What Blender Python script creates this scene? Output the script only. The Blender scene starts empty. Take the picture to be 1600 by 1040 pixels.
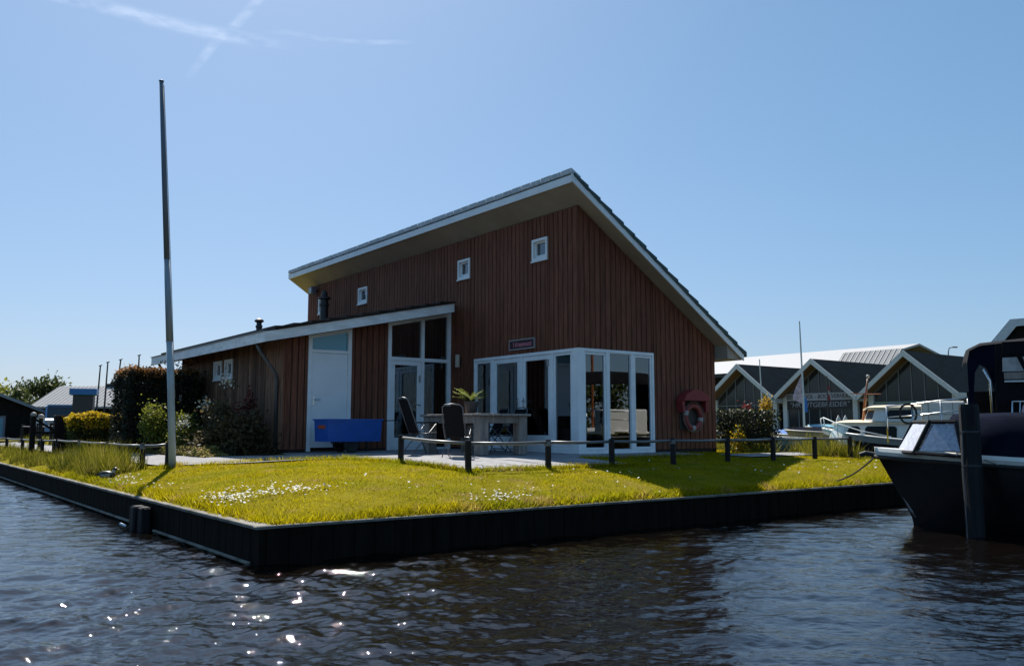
import bpy, math, random
import numpy as np
from mathutils import Vector, Matrix
random.seed(7)
RNG = np.random.default_rng(7)
R = math.radians
scene = bpy.context.scene
COL = scene.collection

# ------------------------------------------------------------------ camera
cam_d = bpy.data.cameras.new('camera')
cam = bpy.data.objects.new('camera', cam_d)
COL.objects.link(cam)
cam.location = (0, 0, 1.35)
cam.rotation_euler = (R(90 + 6.217), 0, 0)
cam_d.sensor_width = 36.0
cam_d.lens = 30.56
cam_d.clip_start = 0.1
cam_d.clip_end = 20000
scene.camera = cam

# ------------------------------------------------------------------ sky, sun, exposure
SUN_AZ, SUN_EL = -18.0, 48.0
world = bpy.data.worlds.new('World')
scene.world = world
world.use_nodes = True
wn = world.node_tree
bg = wn.nodes['Background']
sky = wn.nodes.new('ShaderNodeTexSky')
sky.sky_type = 'NISHITA'
sky.sun_disc = False
sky.sun_elevation = R(SUN_EL)
sky.sun_rotation = R(SUN_AZ)
sky.altitude = 0
sky.air_density = 1.0
sky.dust_density = 0.8
sky.ozone_density = 4.0
# soft film response of the sky, one curve per colour
sep = wn.nodes.new('ShaderNodeSeparateColor'); cmb = wn.nodes.new('ShaderNodeCombineColor')
wn.links.new(sky.outputs[0], sep.inputs[0])
for ch, (pw, k_) in enumerate(((.80, .86), (.62, 1.42), (.60, 1.80))):
    p_ = wn.nodes.new('ShaderNodeMath'); p_.operation = 'POWER'; p_.inputs[1].default_value = pw
    m_ = wn.nodes.new('ShaderNodeMath'); m_.operation = 'MULTIPLY'; m_.inputs[1].default_value = k_
    wn.links.new(sep.outputs[ch], p_.inputs[0]); wn.links.new(p_.outputs[0], m_.inputs[0]); wn.links.new(m_.outputs[0], cmb.inputs[ch])
wn.links.new(cmb.outputs[0], bg.inputs[0])
bg.inputs[1].default_value = 0.080
sun_d = bpy.data.lights.new('sun', 'SUN')
sun_d.energy = 5.0
sun_d.angle = R(0.5)
sun_d.color = (1.0, 0.95, 0.86)
sun = bpy.data.objects.new('sun', sun_d)
COL.objects.link(sun)
sd = Vector((math.sin(R(SUN_AZ)) * math.cos(R(SUN_EL)), math.cos(R(SUN_AZ)) * math.cos(R(SUN_EL)), math.sin(R(SUN_EL))))
sun.rotation_euler = (-sd).to_track_quat('-Z', 'Y').to_euler()
scene.view_settings.view_transform = 'Standard'
scene.view_settings.look = 'None'
scene.view_settings.gamma = 1.0
scene.view_settings.use_curve_mapping = False
scene.view_settings.exposure = 0.72
scene.render.engine = 'CYCLES'
cy = scene.cycles
cy.use_denoising = True
cy.max_bounces = 8
cy.diffuse_bounces = 3
cy.glossy_bounces = 4
cy.transmission_bounces = 6
cy.transparent_max_bounces = 12
cy.sample_clamp_indirect = 6.0
cy.caustics_reflective = False
cy.caustics_refractive = False

# ------------------------------------------------------------------ site frame: t runs along the gable, s along the long facade
AX, AY, FLOOR, ROT = 1.353, 17.61, 0.8675, R(36.85)
CT, ST = math.cos(ROT), math.sin(ROT)
def W(t, s, z=0.0):
    return Vector((AX + t * CT - s * ST, AY + t * ST + s * CT, z))
def to_ts(x, y):
    dx, dy = x - AX, y - AY
    return dx * CT + dy * ST, -dx * ST + dy * CT
def ground_np(t, s):
    d1, d2 = t + 8.42, s + 4.85
    k = 0.5
    d = np.maximum(-k * np.log(np.exp(-np.minimum(d1, 40) / k) + np.exp(-np.minimum(d2, 40) / k) + 1e-30), 0)
    z = 0.385 + 0.43 * (1 - np.exp(-d / 1.6))
    d3 = np.clip((7.0 - t) / 1.5, 0, 1)
    z = np.where(s < 30, z - 0.3 * (1 - d3) ** 2, z)
    return z
def ground(t, s):
    return float(ground_np(np.array([float(t)]), np.array([float(s)]))[0])
def G(t, s, up=0.0):
    return W(t, s, ground(t, s) + up)
def spot(px, depth, z=0.0):
    """surveyed ground position: bearing read off the photograph, depth in metres"""
    return Vector(((px - 800) / 1358.0 * depth, depth, z))

# ------------------------------------------------------------------ mesh helpers
class MB:
    def __init__(self):
        self.v, self.f = [], []
    def poly(self, pts, faces):
        n = len(self.v)
        self.v += [tuple(p) for p in pts]
        self.f += [tuple(n + i for i in f) for f in faces]
        return self
    def hexa(self, p):
        return self.poly(p, [(0, 3, 2, 1), (4, 5, 6, 7), (0, 1, 5, 4), (1, 2, 6, 5), (2, 3, 7, 6), (3, 0, 4, 7)])
    def box(self, x0, x1, y0, y1, z0, z1):
        x0, x1 = min(x0, x1), max(x0, x1); y0, y1 = min(y0, y1), max(y0, y1); z0, z1 = min(z0, z1), max(z0, z1)
        return self.hexa([(x0, y0, z0), (x1, y0, z0), (x1, y1, z0), (x0, y1, z0), (x0, y0, z1), (x1, y0, z1), (x1, y1, z1), (x0, y1, z1)])
    def bbox(self, x0, x1, y0, y1, z0, z1, b=0.01):
        x0, x1 = min(x0, x1), max(x0, x1); y0, y1 = min(y0, y1), max(y0, y1); z0, z1 = min(z0, z1), max(z0, z1)
        b = min(b, (x1 - x0) * .4, (y1 - y0) * .4, (z1 - z0) * .4)
        rings = []
        for z, i in ((z0, b), (z0 + b, 0), (z1 - b, 0), (z1, b)):
            rings.append([(x0 + i + b * (i == 0), y0 + i, z), (x1 - i - b * (i == 0), y0 + i, z), (x1 - i, y0 + i + b * (i == 0), z), (x1 - i, y1 - i - b * (i == 0), z),
                          (x1 - i - b * (i == 0), y1 - i, z), (x0 + i + b * (i == 0), y1 - i, z), (x0 + i, y1 - i - b * (i == 0), z), (x0 + i, y0 + i + b * (i == 0), z)])
        self.loft(rings, closed=True, caps=True)
        return self
    def loft(self, rings, closed=True, caps=False):
        n = len(self.v); k = len(rings[0])
        for r in rings:
            self.v += [tuple(p) for p in r]
        for i in range(len(rings) - 1):
            for j in range(k if closed else k - 1):
                a, b = n + i * k + j, n + i * k + (j + 1) % k
                self.f.append((a, b, b + k, a + k))
        if caps:
            self.f.append(tuple(n + j for j in reversed(range(k))))
            self.f.append(tuple(n + (len(rings) - 1) * k + j for j in range(k)))
        return self
    def tube(self, pts, r, n=8, caps=True):
        pts = [Vector(p) for p in pts]
        rs = r if isinstance(r, (list, tuple)) else [r] * len(pts)
        rings = []
        up = None
        for i, p in enumerate(pts):
            d = (pts[min(i + 1, len(pts) - 1)] - pts[max(i - 1, 0)])
            d = d.normalized() if d.length > 1e-9 else Vector((0, 0, 1))
            if up is None:
                up = Vector((0, 0, 1)) if abs(d.z) < .9 else Vector((1, 0, 0))
            a = d.cross(up)
            if a.length < 1e-6:
                a = d.cross(Vector((0, 1, 0)))
            a.normalize(); b = d.cross(a).normalized(); up = -b if (-b).dot(up) > 0 else b
            a2, b2 = a, b
            rings.append([p + (a2 * math.cos(6.28318 * j / n) + b2 * math.sin(6.28318 * j / n)) * rs[i] for j in range(n)])
        return self.loft(rings, True, caps)
    def lathe(self, prof, n=16, c=(0, 0, 0), caps=True):
        return self.loft([[(c[0] + r * math.cos(6.28318 * j / n), c[1] + r * math.sin(6.28318 * j / n), c[2] + z) for j in range(n)] for r, z in prof], True, caps)
    def prism(self, poly, axis, a, b):
        def P(u, w, h):
            return {'x': (h, u, w), 'y': (u, h, w), 'z': (u, w, h)}[axis]
        k = len(poly); n = len(self.v)
        self.v += [P(u, w, a) for u, w in poly] + [P(u, w, b) for u, w in poly]
        self.f.append(tuple(n + j for j in reversed(range(k)))); self.f.append(tuple(n + k + j for j in range(k)))
        for j in range(k):
            j2 = (j + 1) % k
            self.f.append((n + j, n + j2, n + k + j2, n + k + j))
        return self
    def xform(self, m):
        self.v = [tuple(m @ Vector(p)) for p in self.v]
        return self
    def mesh(self, name, m=None, smooth=False):
        me = bpy.data.meshes.new(name)
        me.from_pydata(self.v, [], self.f)
        me.update()
        import bmesh
        bm = bmesh.new(); bm.from_mesh(me)
        bmesh.ops.recalc_face_normals(bm, faces=bm.faces)
        bm.to_mesh(me); bm.free()
        if m: me.materials.append(m)
        if smooth:
            me.polygons.foreach_set('use_smooth', [True] * len(me.polygons))
        return me
    def build(self, name, m, parent=None, smooth=False, loc=None, rz=None):
        return link(name, self.mesh(name, m, smooth), parent, loc, rz)

def link(name, data, parent=None, loc=None, rz=None):
    o = bpy.data.objects.new(name, data)
    COL.objects.link(o)
    if parent: o.parent = parent
    if loc is not None: o.location = loc
    if rz is not None: o.rotation_euler = (0, 0, rz)
    return o
def tag(o, label=None, cat=None, group=None, kind=None):
    if label: o['label'] = label
    if cat: o['category'] = cat
    if group: o['group'] = group
    if kind: o['kind'] = kind
    return o
def thing(name, label, cat, loc=(0, 0, 0), rz=0.0, group=None):
    o = link(name, None, None, loc, rz)
    o.empty_display_size = .2
    return tag(o, label, cat, group)
def structure(o):
    o['kind'] = 'structure'
    return o
def stuff(o):
    o['kind'] = 'stuff'
    return o
def copy_tree(o, parent=None):
    c = o.copy()
    COL.objects.link(c)
    if parent: c.parent = parent
    for ch in list(o.children):
        copy_tree(ch, c)
    return c
def np_mesh(name, verts, nper, mat):
    """verts (N*nper,3): N separate polygons of nper corners"""
    me = bpy.data.meshes.new(name)
    n = len(verts); k = n // nper
    me.vertices.add(n); me.vertices.foreach_set('co', np.ascontiguousarray(verts, dtype=np.float32).ravel())
    me.loops.add(n); me.loops.foreach_set('vertex_index', np.arange(n, dtype=np.int32))
    me.polygons.add(k); me.polygons.foreach_set('loop_start', np.arange(0, n, nper, dtype=np.int32))
    me.update(calc_edges=True); me.validate()
    me.materials.append(mat)
    return me
def grid_mesh(name, X, Y, Z, mat, smooth=True):
    nr, nc = X.shape
    me = bpy.data.meshes.new(name)
    co = np.stack([X, Y, Z], -1).astype(np.float32).reshape(-1)
    idx = np.arange(nr * nc, dtype=np.int32).reshape(nr, nc)
    q = np.stack([idx[:-1, :-1], idx[:-1, 1:], idx[1:, 1:], idx[1:, :-1]], -1).reshape(-1, 4)
    me.vertices.add(nr * nc); me.vertices.foreach_set('co', co)
    me.loops.add(q.size); me.loops.foreach_set('vertex_index', q.ravel())
    me.polygons.add(len(q)); me.polygons.foreach_set('loop_start', np.arange(0, q.size, 4, dtype=np.int32))
    me.polygons.foreach_set('use_smooth', np.full(len(q), smooth))
    me.update(calc_edges=True)
    me.materials.append(mat)
    return me
def leaves(pts, size, rng=RNG, aspect=0.55, up=0.0):
    """rhombus leaves at the given points"""
    n = len(pts)
    a = rng.normal(size=(n, 3)); a[:, 2] += up; a /= np.linalg.norm(a, axis=1)[:, None]
    b = rng.normal(size=(n, 3)); b -= a * (a * b).sum(1)[:, None]; b /= np.linalg.norm(b, axis=1)[:, None]
    L = size * (0.6 + 0.8 * rng.random(n))[:, None]
    c = pts
    return np.stack([c - a * L * .5, c + b * L * aspect * .5, c + a * L * .5, c - b * L * aspect * .5], 1).reshape(-1, 3)
def blades(base, h, w, rng=RNG, lean=0.45):
    n = len(base)
    ang = rng.random(n) * 6.283
    wv = np.stack([np.cos(ang), np.sin(ang), np.zeros(n)], 1) * (w * (0.6 + .8 * rng.random(n)))[:, None] * .5
    hh = h * (0.5 + rng.random(n))
    tip = base + np.stack([rng.normal(size=n) * lean * hh, rng.normal(size=n) * lean * hh, hh], 1)
    return np.stack([base - wv, base + wv, tip], 1).reshape(-1, 3)

# ------------------------------------------------------------------ materials
def mat(name, color=(.5, .5, .5), rough=.6, metal=0.0, spec=.5, var=0.0, nscale=8.0, stretch=(1, 1, 1), bump=0.0, bscale=None, color2=None, obj_var=0.0, coat=0.0, detail=5.0, lo=.35, hi=.65):
    m = bpy.data.materials.new(name)
    m.use_nodes = True
    nt = m.node_tree; N = nt.nodes; L = nt.links
    p = N['Principled BSDF']
    p.inputs['Roughness'].default_value = rough
    p.inputs['Metallic'].default_value = metal
    p.inputs['Specular IOR Level'].default_value = spec
    p.inputs['Coat Weight'].default_value = coat
    p.inputs['Base Color'].default_value = (*color, 1)
    if var or color2 or bump or obj_var:
        tc = N.new('ShaderNodeTexCoord'); mp = N.new('ShaderNodeMapping')
        mp.inputs['Scale'].default_value = stretch
        L.new(tc.outputs['Object'], mp.inputs['Vector'])
        nz = N.new('ShaderNodeTexNoise'); nz.inputs['Scale'].default_value = nscale; nz.inputs['Detail'].default_value = detail; nz.inputs['Roughness'].default_value = .6
        L.new(mp.outputs[0], nz.inputs['Vector'])
        src = None
        if var or color2:
            c2 = color2 or tuple(max(0, c * (1 - var)) for c in color)
            c1 = color if color2 else tuple(min(1, c * (1 + var)) for c in color)
            rp = N.new('ShaderNodeMapRange'); rp.inputs['From Min'].default_value = lo; rp.inputs['From Max'].default_value = hi
            L.new(nz.outputs[0], rp.inputs['Value'])
            mx = N.new('ShaderNodeMix'); mx.data_type = 'RGBA'
            mx.inputs[6].default_value = (*c1, 1); mx.inputs[7].default_value = (*c2, 1)
            L.new(rp.outputs[0], mx.inputs[0]); src = mx.outputs[2]
        if obj_var:
            oi = N.new('ShaderNodeObjectInfo'); hs = N.new('ShaderNodeHueSaturation')
            mr = N.new('ShaderNodeMapRange'); mr.inputs['To Min'].default_value = 1 - obj_var; mr.inputs['To Max'].default_value = 1 + obj_var
            L.new(oi.outputs['Random'], mr.inputs['Value']); L.new(mr.outputs[0], hs.inputs['Value'])
            if src: L.new(src, hs.inputs['Color'])
            else: hs.inputs['Color'].default_value = (*color, 1)
            src = hs.outputs[0]
        if src: L.new(src, p.inputs['Base Color'])
        if bump:
            b = N.new('ShaderNodeBump'); b.inputs['Strength'].default_value = bump; b.inputs['Distance'].default_value = .02
            if bscale:
                n2 = N.new('ShaderNodeTexNoise'); n2.inputs['Scale'].default_value = bscale; n2.inputs['Detail'].default_value = 4
                L.new(mp.outputs[0], n2.inputs['Vector']); L.new(n2.outputs[0], b.inputs['Height'])
            else:
                L.new(nz.outputs[0], b.inputs['Height'])
            L.new(b.outputs[0], p.inputs['Normal'])
    return m
def leaf_mat(name, c1, c2, trans=.45, nscale=1.5, third=None, rough=.55, spec=.3, patch=None):
    """leaf: colour varies leaf by leaf, light passes through"""
    m = bpy.data.materials.new(name); m.use_nodes = True
    nt = m.node_tree; N = nt.nodes; L = nt.links
    N.remove(N['Principled BSDF'])
    out = N['Material Output']
    g = N.new('ShaderNodeNewGeometry'); rp = N.new('ShaderNodeValToRGB')
    e = rp.color_ramp.elements
    e[0].color = (*c1, 1); e[1].color = (*c2, 1)
    if third:
        x = e.new(.93); x.color = (*third, 1); e[2].position = 1.0; e[1].position = .9
        e[1].color = (*c2, 1); e[2].color = (*third, 1)
    L.new(g.outputs['Random Per Island'], rp.inputs[0])
    col = rp.outputs[0]
    if patch:
        tc = N.new('ShaderNodeTexCoord')
        for (pc, sc_, lo_, hi_, am) in patch:
            nz = N.new('ShaderNodeTexNoise'); nz.inputs['Scale'].default_value = sc_; nz.inputs['Detail'].default_value = 5; L.new(tc.outputs['Object'], nz.inputs['Vector'])
            mr = N.new('ShaderNodeMapRange'); mr.inputs['From Min'].default_value = lo_; mr.inputs['From Max'].default_value = hi_; mr.inputs['To Max'].default_value = am; L.new(nz.outputs[0], mr.inputs['Value'])
            mm = N.new('ShaderNodeMix'); mm.data_type = 'RGBA'; L.new(mr.outputs[0], mm.inputs[0]); L.new(col, mm.inputs[6]); mm.inputs[7].default_value = (*pc, 1); col = mm.outputs[2]
    d = N.new('ShaderNodeBsdfPrincipled'); d.inputs['Roughness'].default_value = rough; d.inputs['Specular IOR Level'].default_value = spec
    t = N.new('ShaderNodeBsdfTranslucent'); mx = N.new('ShaderNodeMixShader'); mx.inputs[0].default_value = trans
    L.new(col, d.inputs['Base Color']); L.new(col, t.inputs['Color'])
    L.new(d.outputs[0], mx.inputs[1]); L.new(t.outputs[0], mx.inputs[2]); L.new(mx.outputs[0], out.inputs['Surface'])
    return m
def glass_mat(name, tint=(.75, .85, .85), ior=1.5, rough=.0, boost=0.0):
    m = bpy.data.materials.new(name); m.use_nodes = True
    nt = m.node_tree; N = nt.nodes; L = nt.links
    N.remove(N['Principled BSDF']); out = N['Material Output']
    tr = N.new('ShaderNodeBsdfTransparent'); tr.inputs['Color'].default_value = (*tint, 1)
    gl = N.new('ShaderNodeBsdfGlossy'); gl.inputs['Roughness'].default_value = rough; gl.inputs['Color'].default_value = (.92, .95, 1, 1)
    fr = N.new('ShaderNodeFresnel'); fr.inputs['IOR'].default_value = ior
    ad = N.new('ShaderNodeMath'); ad.operation = 'ADD'; ad.inputs[1].default_value = boost; ad.use_clamp = True
    mx = N.new('ShaderNodeMixShader')
    L.new(fr.outputs[0], ad.inputs[0]); L.new(ad.outputs[0], mx.inputs[0])
    L.new(tr.outputs[0], mx.inputs[1]); L.new(gl.outputs[0], mx.inputs[2]); L.new(mx.outputs[0], out.inputs['Surface'])
    return m

M = {}
M['cladding'] = mat('red_brown_cladding', (.180, .069, .041), .68, var=.28, nscale=5, stretch=(5, 5, .35), obj_var=.13, bump=.4, bscale=26, spec=.15)
M['cladding_worn_raked'] = mat('weathered_raking_light_cladding', (.19, .105, .068), .75, var=.45, nscale=5, stretch=(5, 5, .35), obj_var=.45, bump=.35, bscale=26, spec=.2)  # weathered boards, with raking light put into the colour as paler uneven stripes
M['backing'] = mat('dark_backing', (.03, .022, .018), .9)
M['white'] = mat('white_paint', (.84, .86, .88), .42, var=.06, nscale=3)
M['white_worn'] = mat('white_weathered_paint', (.80, .82, .83), .5, var=.14, nscale=2.2, stretch=(1, 1, 3))
M['plywood'] = mat('soffit_plywood', (.40, .345, .285), .65, color2=(.33, .28, .23), nscale=1.6, obj_var=.05)
M['tile_green'] = mat('dark_green_tile', (.018, .055, .052), .45, var=.35, nscale=14, obj_var=.3, bump=.2)
M['tile_grey'] = mat('grey_ridge_tile', (.50, .52, .54), .55, var=.2, nscale=12, obj_var=.14, bump=.2)
M['tile_brown'] = mat('dark_brown_tile', (.032, .023, .020), .6, spec=.12, var=.3, nscale=12, obj_var=.2, bump=.2)
M['roofing'] = mat('roof_felt', (.05, .05, .05), .95, var=.2, spec=.05)
M['glass'] = glass_mat('window_glass', (.62, .70, .70), 1.55, 0.0, .10)
M['glass_dark'] = glass_mat('tinted_glass', (.22, .27, .29), 1.5, 0.0, .03)
M['glass_blue'] = mat('frosted_blue_glass', (.08, .30, .40), .16, spec=.8)
M['door_white'] = mat('white_door_paint', (.81, .84, .87), .38, var=.03, nscale=2)
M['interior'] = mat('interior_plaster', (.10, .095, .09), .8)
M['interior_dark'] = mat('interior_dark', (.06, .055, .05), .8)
M['floorwood'] = mat('interior_floor', (.12, .075, .05), .5, var=.2)
M['metal_dark'] = mat('dark_metal', (.04, .042, .045), .45, metal=.6)
M['zinc'] = mat('zinc_pipe', (.09, .10, .115), .45, metal=.5, var=.15)
M['steel'] = mat('stainless_steel', (.6, .62, .64), .25, metal=1.0)
M['black_wood'] = mat('tarred_wood', (.016, .013, .012), .8, spec=.15, var=.4, nscale=6, stretch=(1, 1, .2), bump=.5, bscale=20)
M['pile_wood'] = mat('wet_pile_wood', (.016, .017, .019), .75, spec=.2, var=.4, nscale=5, stretch=(2, 2, .25), bump=.7, bscale=16)
M['bank'] = mat('bank_sheeting', (.017, .013, .010), .9, color2=(.006, .006, .005), nscale=2.5, stretch=(3, 3, .5), bump=.5, bscale=14, spec=.08)
M['bank_cap'] = mat('bank_cap_timber', (.27, .25, .22), .85, spec=.15, color2=(.11, .10, .085), nscale=4, bump=.4)
M['slab'] = mat('paving_slab', (.27, .265, .275), .8, spec=.12, var=.16, nscale=5, obj_var=.12, bump=.25, bscale=60)
M['path'] = mat('grey_path', (.26, .255, .26), .85, spec=.12, var=.16, nscale=4, bump=.4, bscale=50)
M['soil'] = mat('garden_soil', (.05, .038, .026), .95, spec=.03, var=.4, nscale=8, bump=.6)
M['table_wood'] = mat('weathered_grey_timber', (.26, .22, .19), .8, var=.3, nscale=4, stretch=(3, 3, .5), bump=.6, bscale=18, obj_var=.12)
M['mesh_fabric'] = mat('dark_mesh_fabric', (.014, .014, .016), .95, spec=.04)
M['chair_metal'] = mat('anthracite_tube', (.13, .135, .15), .4, metal=.5)
M['blue_plastic'] = mat('blue_tub', (.012, .10, .42), .38, var=.1, nscale=4)
M['rubber'] = mat('black_rubber', (.015, .015, .016), .7)
M['red_paint'] = mat('red_canopy', (.24, .026, .025), .6, var=.15)
M['red_buoy'] = mat('lifebuoy_red', (.24, .042, .035), .6, var=.2)
M['white_band'] = mat('lifebuoy_band', (.34, .32, .31), .6)
M['orange'] = mat('orange_reflector', (.5, .09, .03), .3)
M['black_paint'] = mat('black_post_paint', (.010, .010, .011), .5, var=.3, nscale=10, spec=.2)
M['rail'] = mat('grey_rail', (.14, .145, .155), .4, metal=.3)
M['pole_mid'] = mat('flagpole_worn_paint', (.22, .26, .30), .55, var=.2, nscale=5, stretch=(3, 3, .3))
M['pole_paint'] = mat('flagpole_paint', (.34, .40, .44), .4, var=.12, nscale=4, stretch=(1, 1, .4))
M['pole_wood'] = mat('flagpole_wood', (.13, .155, .19), .6, var=.2, nscale=5, stretch=(3, 3, .2))
M['sign_dark'] = mat('sign_board', (.05, .014, .02), .5)
M['letter_red'] = mat('sign_lettering', (.80, .26, .32), .5)
M['beige_lamp'] = mat('beige_lamp', (.5, .42, .34), .5)
M['lamp_grey'] = mat('lamp_housing', (.16, .15, .19), .5)
M['terracotta'] = mat('dark_pot', (.07, .055, .05), .6, var=.2)
M['bark'] = mat('bark', (.07, .05, .035), .9, var=.4, nscale=8, stretch=(2, 2, .4), bump=.8)
M['grass_ground'] = mat('lawn_ground', (.20, .165, .008), .95, color2=(.15, .125, .008), nscale=1.6, spec=.02, bump=.7, bscale=30, detail=8)
M['land'] = mat('land', (.10, .09, .025), .95, spec=.02, var=.4, nscale=.25)
M['curtain'] = mat('dark_curtain', (.035, .03, .032), .9)
M['ceramic'] = mat('pale_ceramic', (.5, .48, .45), .3)
M['blade'] = leaf_mat('grass_blade', (.20, .165, .004), (.46, .385, .005), .62, third=(.50, .40, .02), rough=.85, spec=.04, patch=[((.20, .22, .008), .9, .45, .62, .75), ((.40, .26, .13), 2.6, .56, .70, .75), ((.14, .115, .02), 6.0, .56, .72, .7)])
M['tall_blade'] = leaf_mat('tall_grass_blade', (.08, .09, .010), (.24, .22, .02), .5, third=(.42, .33, .10), rough=.8, spec=.06, patch=[((.05, .065, .012), 1.6, .48, .62, .8), ((.34, .26, .06), 2.4, .58, .70, .7)])
M['daisy'] = mat('daisy_petals', (.62, .60, .52), .8)
M['hedge_dark'] = leaf_mat('dark_hedge_leaf', (.012, .017, .010), (.035, .04, .02), .25)
M['hedge_tip'] = leaf_mat('copper_young_leaf', (.14, .06, .022), (.36, .18, .06), .5)
M['yellow_leaf'] = leaf_mat('yellow_leaf', (.36, .25, .012), (.62, .44, .02), .5)
M['green_leaf'] = leaf_mat('green_leaf', (.025, .04, .012), (.09, .11, .025), .4)
M['light_leaf'] = leaf_mat('light_green_leaf', (.10, .12, .015), (.26, .27, .04), .5)
M['bush_leaf'] = leaf_mat('brown_green_leaf', (.045, .04, .018), (.13, .10, .045), .4)
M['red_leaf'] = leaf_mat('dark_red_leaf', (.05, .012, .012), (.20, .035, .03), .4)
M['fern'] = leaf_mat('fern_frond', (.12, .17, .02), (.32, .36, .06), .5)
M['blossom'] = mat('cream_blossom', (.68, .64, .52), .7)
M['bed_leaf'] = leaf_mat('flower_bed_leaf', (.10, .11, .02), (.36, .30, .10), .45, third=(.55, .35, .22))
M['autumn_leaf'] = leaf_mat('golden_leaf', (.28, .17, .015), (.55, .36, .04), .5)
M['hull_black'] = mat('black_hull', (.010, .010, .011), .22, coat=.3)
M['hull_white'] = mat('white_gelcoat', (.80, .78, .72), .3, var=.05)
M['cream'] = mat('cream_gelcoat', (.80, .66, .45), .35, var=.08)
M['grey_hull'] = mat('grey_hull', (.30, .29, .26), .5, var=.12)
M['navy'] = mat('navy_canvas', (.006, .008, .017), 1.0, spec=.02, var=.3, nscale=3, bump=.3)
M['black_canvas'] = mat('black_canvas', (.010, .010, .012), .95, spec=.08, var=.3, nscale=3, bump=.3)
M['plexi'] = mat('bluish_plexiglass', (.42, .45, .54), .5, spec=.35, var=.2, nscale=24)  # opaque pale bluish panes, finely mottled
M['clear_plastic'] = mat('cloudy_clear_plastic', (.32, .32, .33), .2, var=.3, nscale=4)
M['varnish'] = mat('varnished_mast', (.24, .075, .02), .3, coat=.4, var=.3, nscale=6)
M['rope'] = mat('rope', (.22, .20, .17), .9)
M['blue_cover'] = mat('blue_cover', (.02, .12, .38), .5)
M['turquoise'] = mat('turquoise_cover', (.12, .30, .38), .5)
M['green_roof'] = mat('dark_green_roof', (.003, .011, .017), .95, var=.25, nscale=1.5, spec=.03)
M['board_white'] = mat('grey_white_bargeboard', (.60, .63, .64), .55, var=.08)
M['mullion'] = mat('grey_mullion', (.20, .22, .24), .5)
M['render_grey'] = mat('house_wall', (.16, .165, .17), .8, var=.1)
M['soffit_brown'] = mat('house_soffit', (.22, .15, .11), .7)
M['far_pane'] = mat('far_window_pane', (.030, .035, .040), .1, spec=.45)
M['boat_pane'] = mat('boat_window_pane', (.008, .009, .011), .35, spec=.25)
M['metal_sheet'] = mat('light_roof_sheet', (.38, .38, .39), .7, var=.05, spec=.2)
M['standing_seam'] = mat('standing_seam_roof', (.30, .305, .315), .8, var=.08, spec=.1)
M['dark_board'] = mat('dark_weatherboard', (.020, .017, .015), .95, spec=.04, var=.3, nscale=4)
M['banner_black'] = mat('banner_black', (.012, .012, .016), .5)
M['banner_white'] = mat('banner_white', (.36, .37, .42), .6)
M['pale_green'] = mat('pale_green_panel', (.20, .26, .23), .6)
M['flag_cloth'] = mat('faded_flag_cloth', (.52, .40, .45), .8, var=.35, nscale=8)
M['van_white'] = mat('van_paint', (.60, .64, .70), .3)
M['van_blue'] = mat('van_blue', (.16, .27, .45), .3)
M['blue_lid'] = mat('blue_lid', (.015, .14, .42), .4)
M['kiosk'] = mat('dark_kiosk', (.022, .027, .035), .5)
M['duck_brown'] = mat('duck_brown', (.06, .035, .025), .7)
M['duck_dark'] = mat('duck_dark', (.012, .018, .016), .35)
M['duck_grey'] = mat('duck_grey', (.26, .25, .24), .7)
M['bill'] = mat('duck_bill', (.42, .33, .06), .5)

# ------------------------------------------------------------------ water
def water_material():
    m = bpy.data.materials.new('canal_water'); m.use_nodes = True
    nt = m.node_tree; N = nt.nodes; L = nt.links
    p = N['Principled BSDF']
    p.inputs['Base Color'].default_value = (.004, .003, .0022, 1)
    p.inputs['Roughness'].default_value = .02
    p.inputs['IOR'].default_value = 1.44
    tc = N.new('ShaderNodeTexCoord')
    mp = N.new('ShaderNodeMapping'); mp.inputs['Rotation'].default_value = (0, 0, R(12)); mp.inputs['Scale'].default_value = (1, 1.8, 1)
    L.new(tc.outputs['Object'], mp.inputs['Vector'])
    n1 = N.new('ShaderNodeTexNoise'); n1.inputs['Scale'].default_value = 11; n1.inputs['Detail'].default_value = 4; n1.inputs['Distortion'].default_value = .4
    L.new(mp.outputs[0], n1.inputs['Vector'])
    b = N.new('ShaderNodeBump'); b.inputs['Strength'].default_value = .5; b.inputs['Distance'].default_value = .012
    L.new(n1.outputs[0], b.inputs['Height'])
    n2 = N.new('ShaderNodeTexNoise'); n2.inputs['Scale'].default_value = 30; n2.inputs['Detail'].default_value = 3
    L.new(mp.outputs[0], n2.inputs['Vector'])
    b2 = N.new('ShaderNodeBump'); b2.inputs['Strength'].default_value = .5; b2.inputs['Distance'].default_value = .0022
    L.new(n2.outputs[0], b2.inputs['Height']); L.new(b.outputs[0], b2.inputs['Normal']); L.new(b2.outputs[0], p.inputs['Normal'])
    return m
M['water'] = water_material()
def wave_height(X, Y):
    rng = np.random.default_rng(3)
    Z = np.zeros_like(X)
    gust = np.zeros_like(X)
    for k in range(6):
        a = rng.random() * 6.28; l = 6 + 9 * rng.random()
        gust += np.sin((X * math.cos(a) + Y * math.sin(a)) * 6.283 / l + rng.random() * 6.28)
    gust = 1.0 + .16 * gust
    for k in range(64):
        lam = .07 * (1.1 / .07) ** ((k + .5) / 64)
        ang = R(100) + rng.normal() * .75
        amp = .0027 * lam ** .80 * (.6 + .8 * rng.random())
        kx, ky = math.cos(ang) * 6.283 / lam, math.sin(ang) * 6.283 / lam
        ph = rng.random() * 6.283
        wob = .6 * np.sin(X * kx * .13 - Y * ky * .11 + ph * 3) + .6 * np.sin(Y * kx * .17 + X * ky * .15 + ph * 5)
        th = X * kx + Y * ky + ph + wob
        fade = np.clip(1.4 - np.hypot(X, Y) / (lam * 130), 0, 1)
        Z += amp * (np.sin(th) + .35 * np.sin(2 * th + .6)) * fade
    return Z * gust
nr, na = 1000, 620
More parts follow.
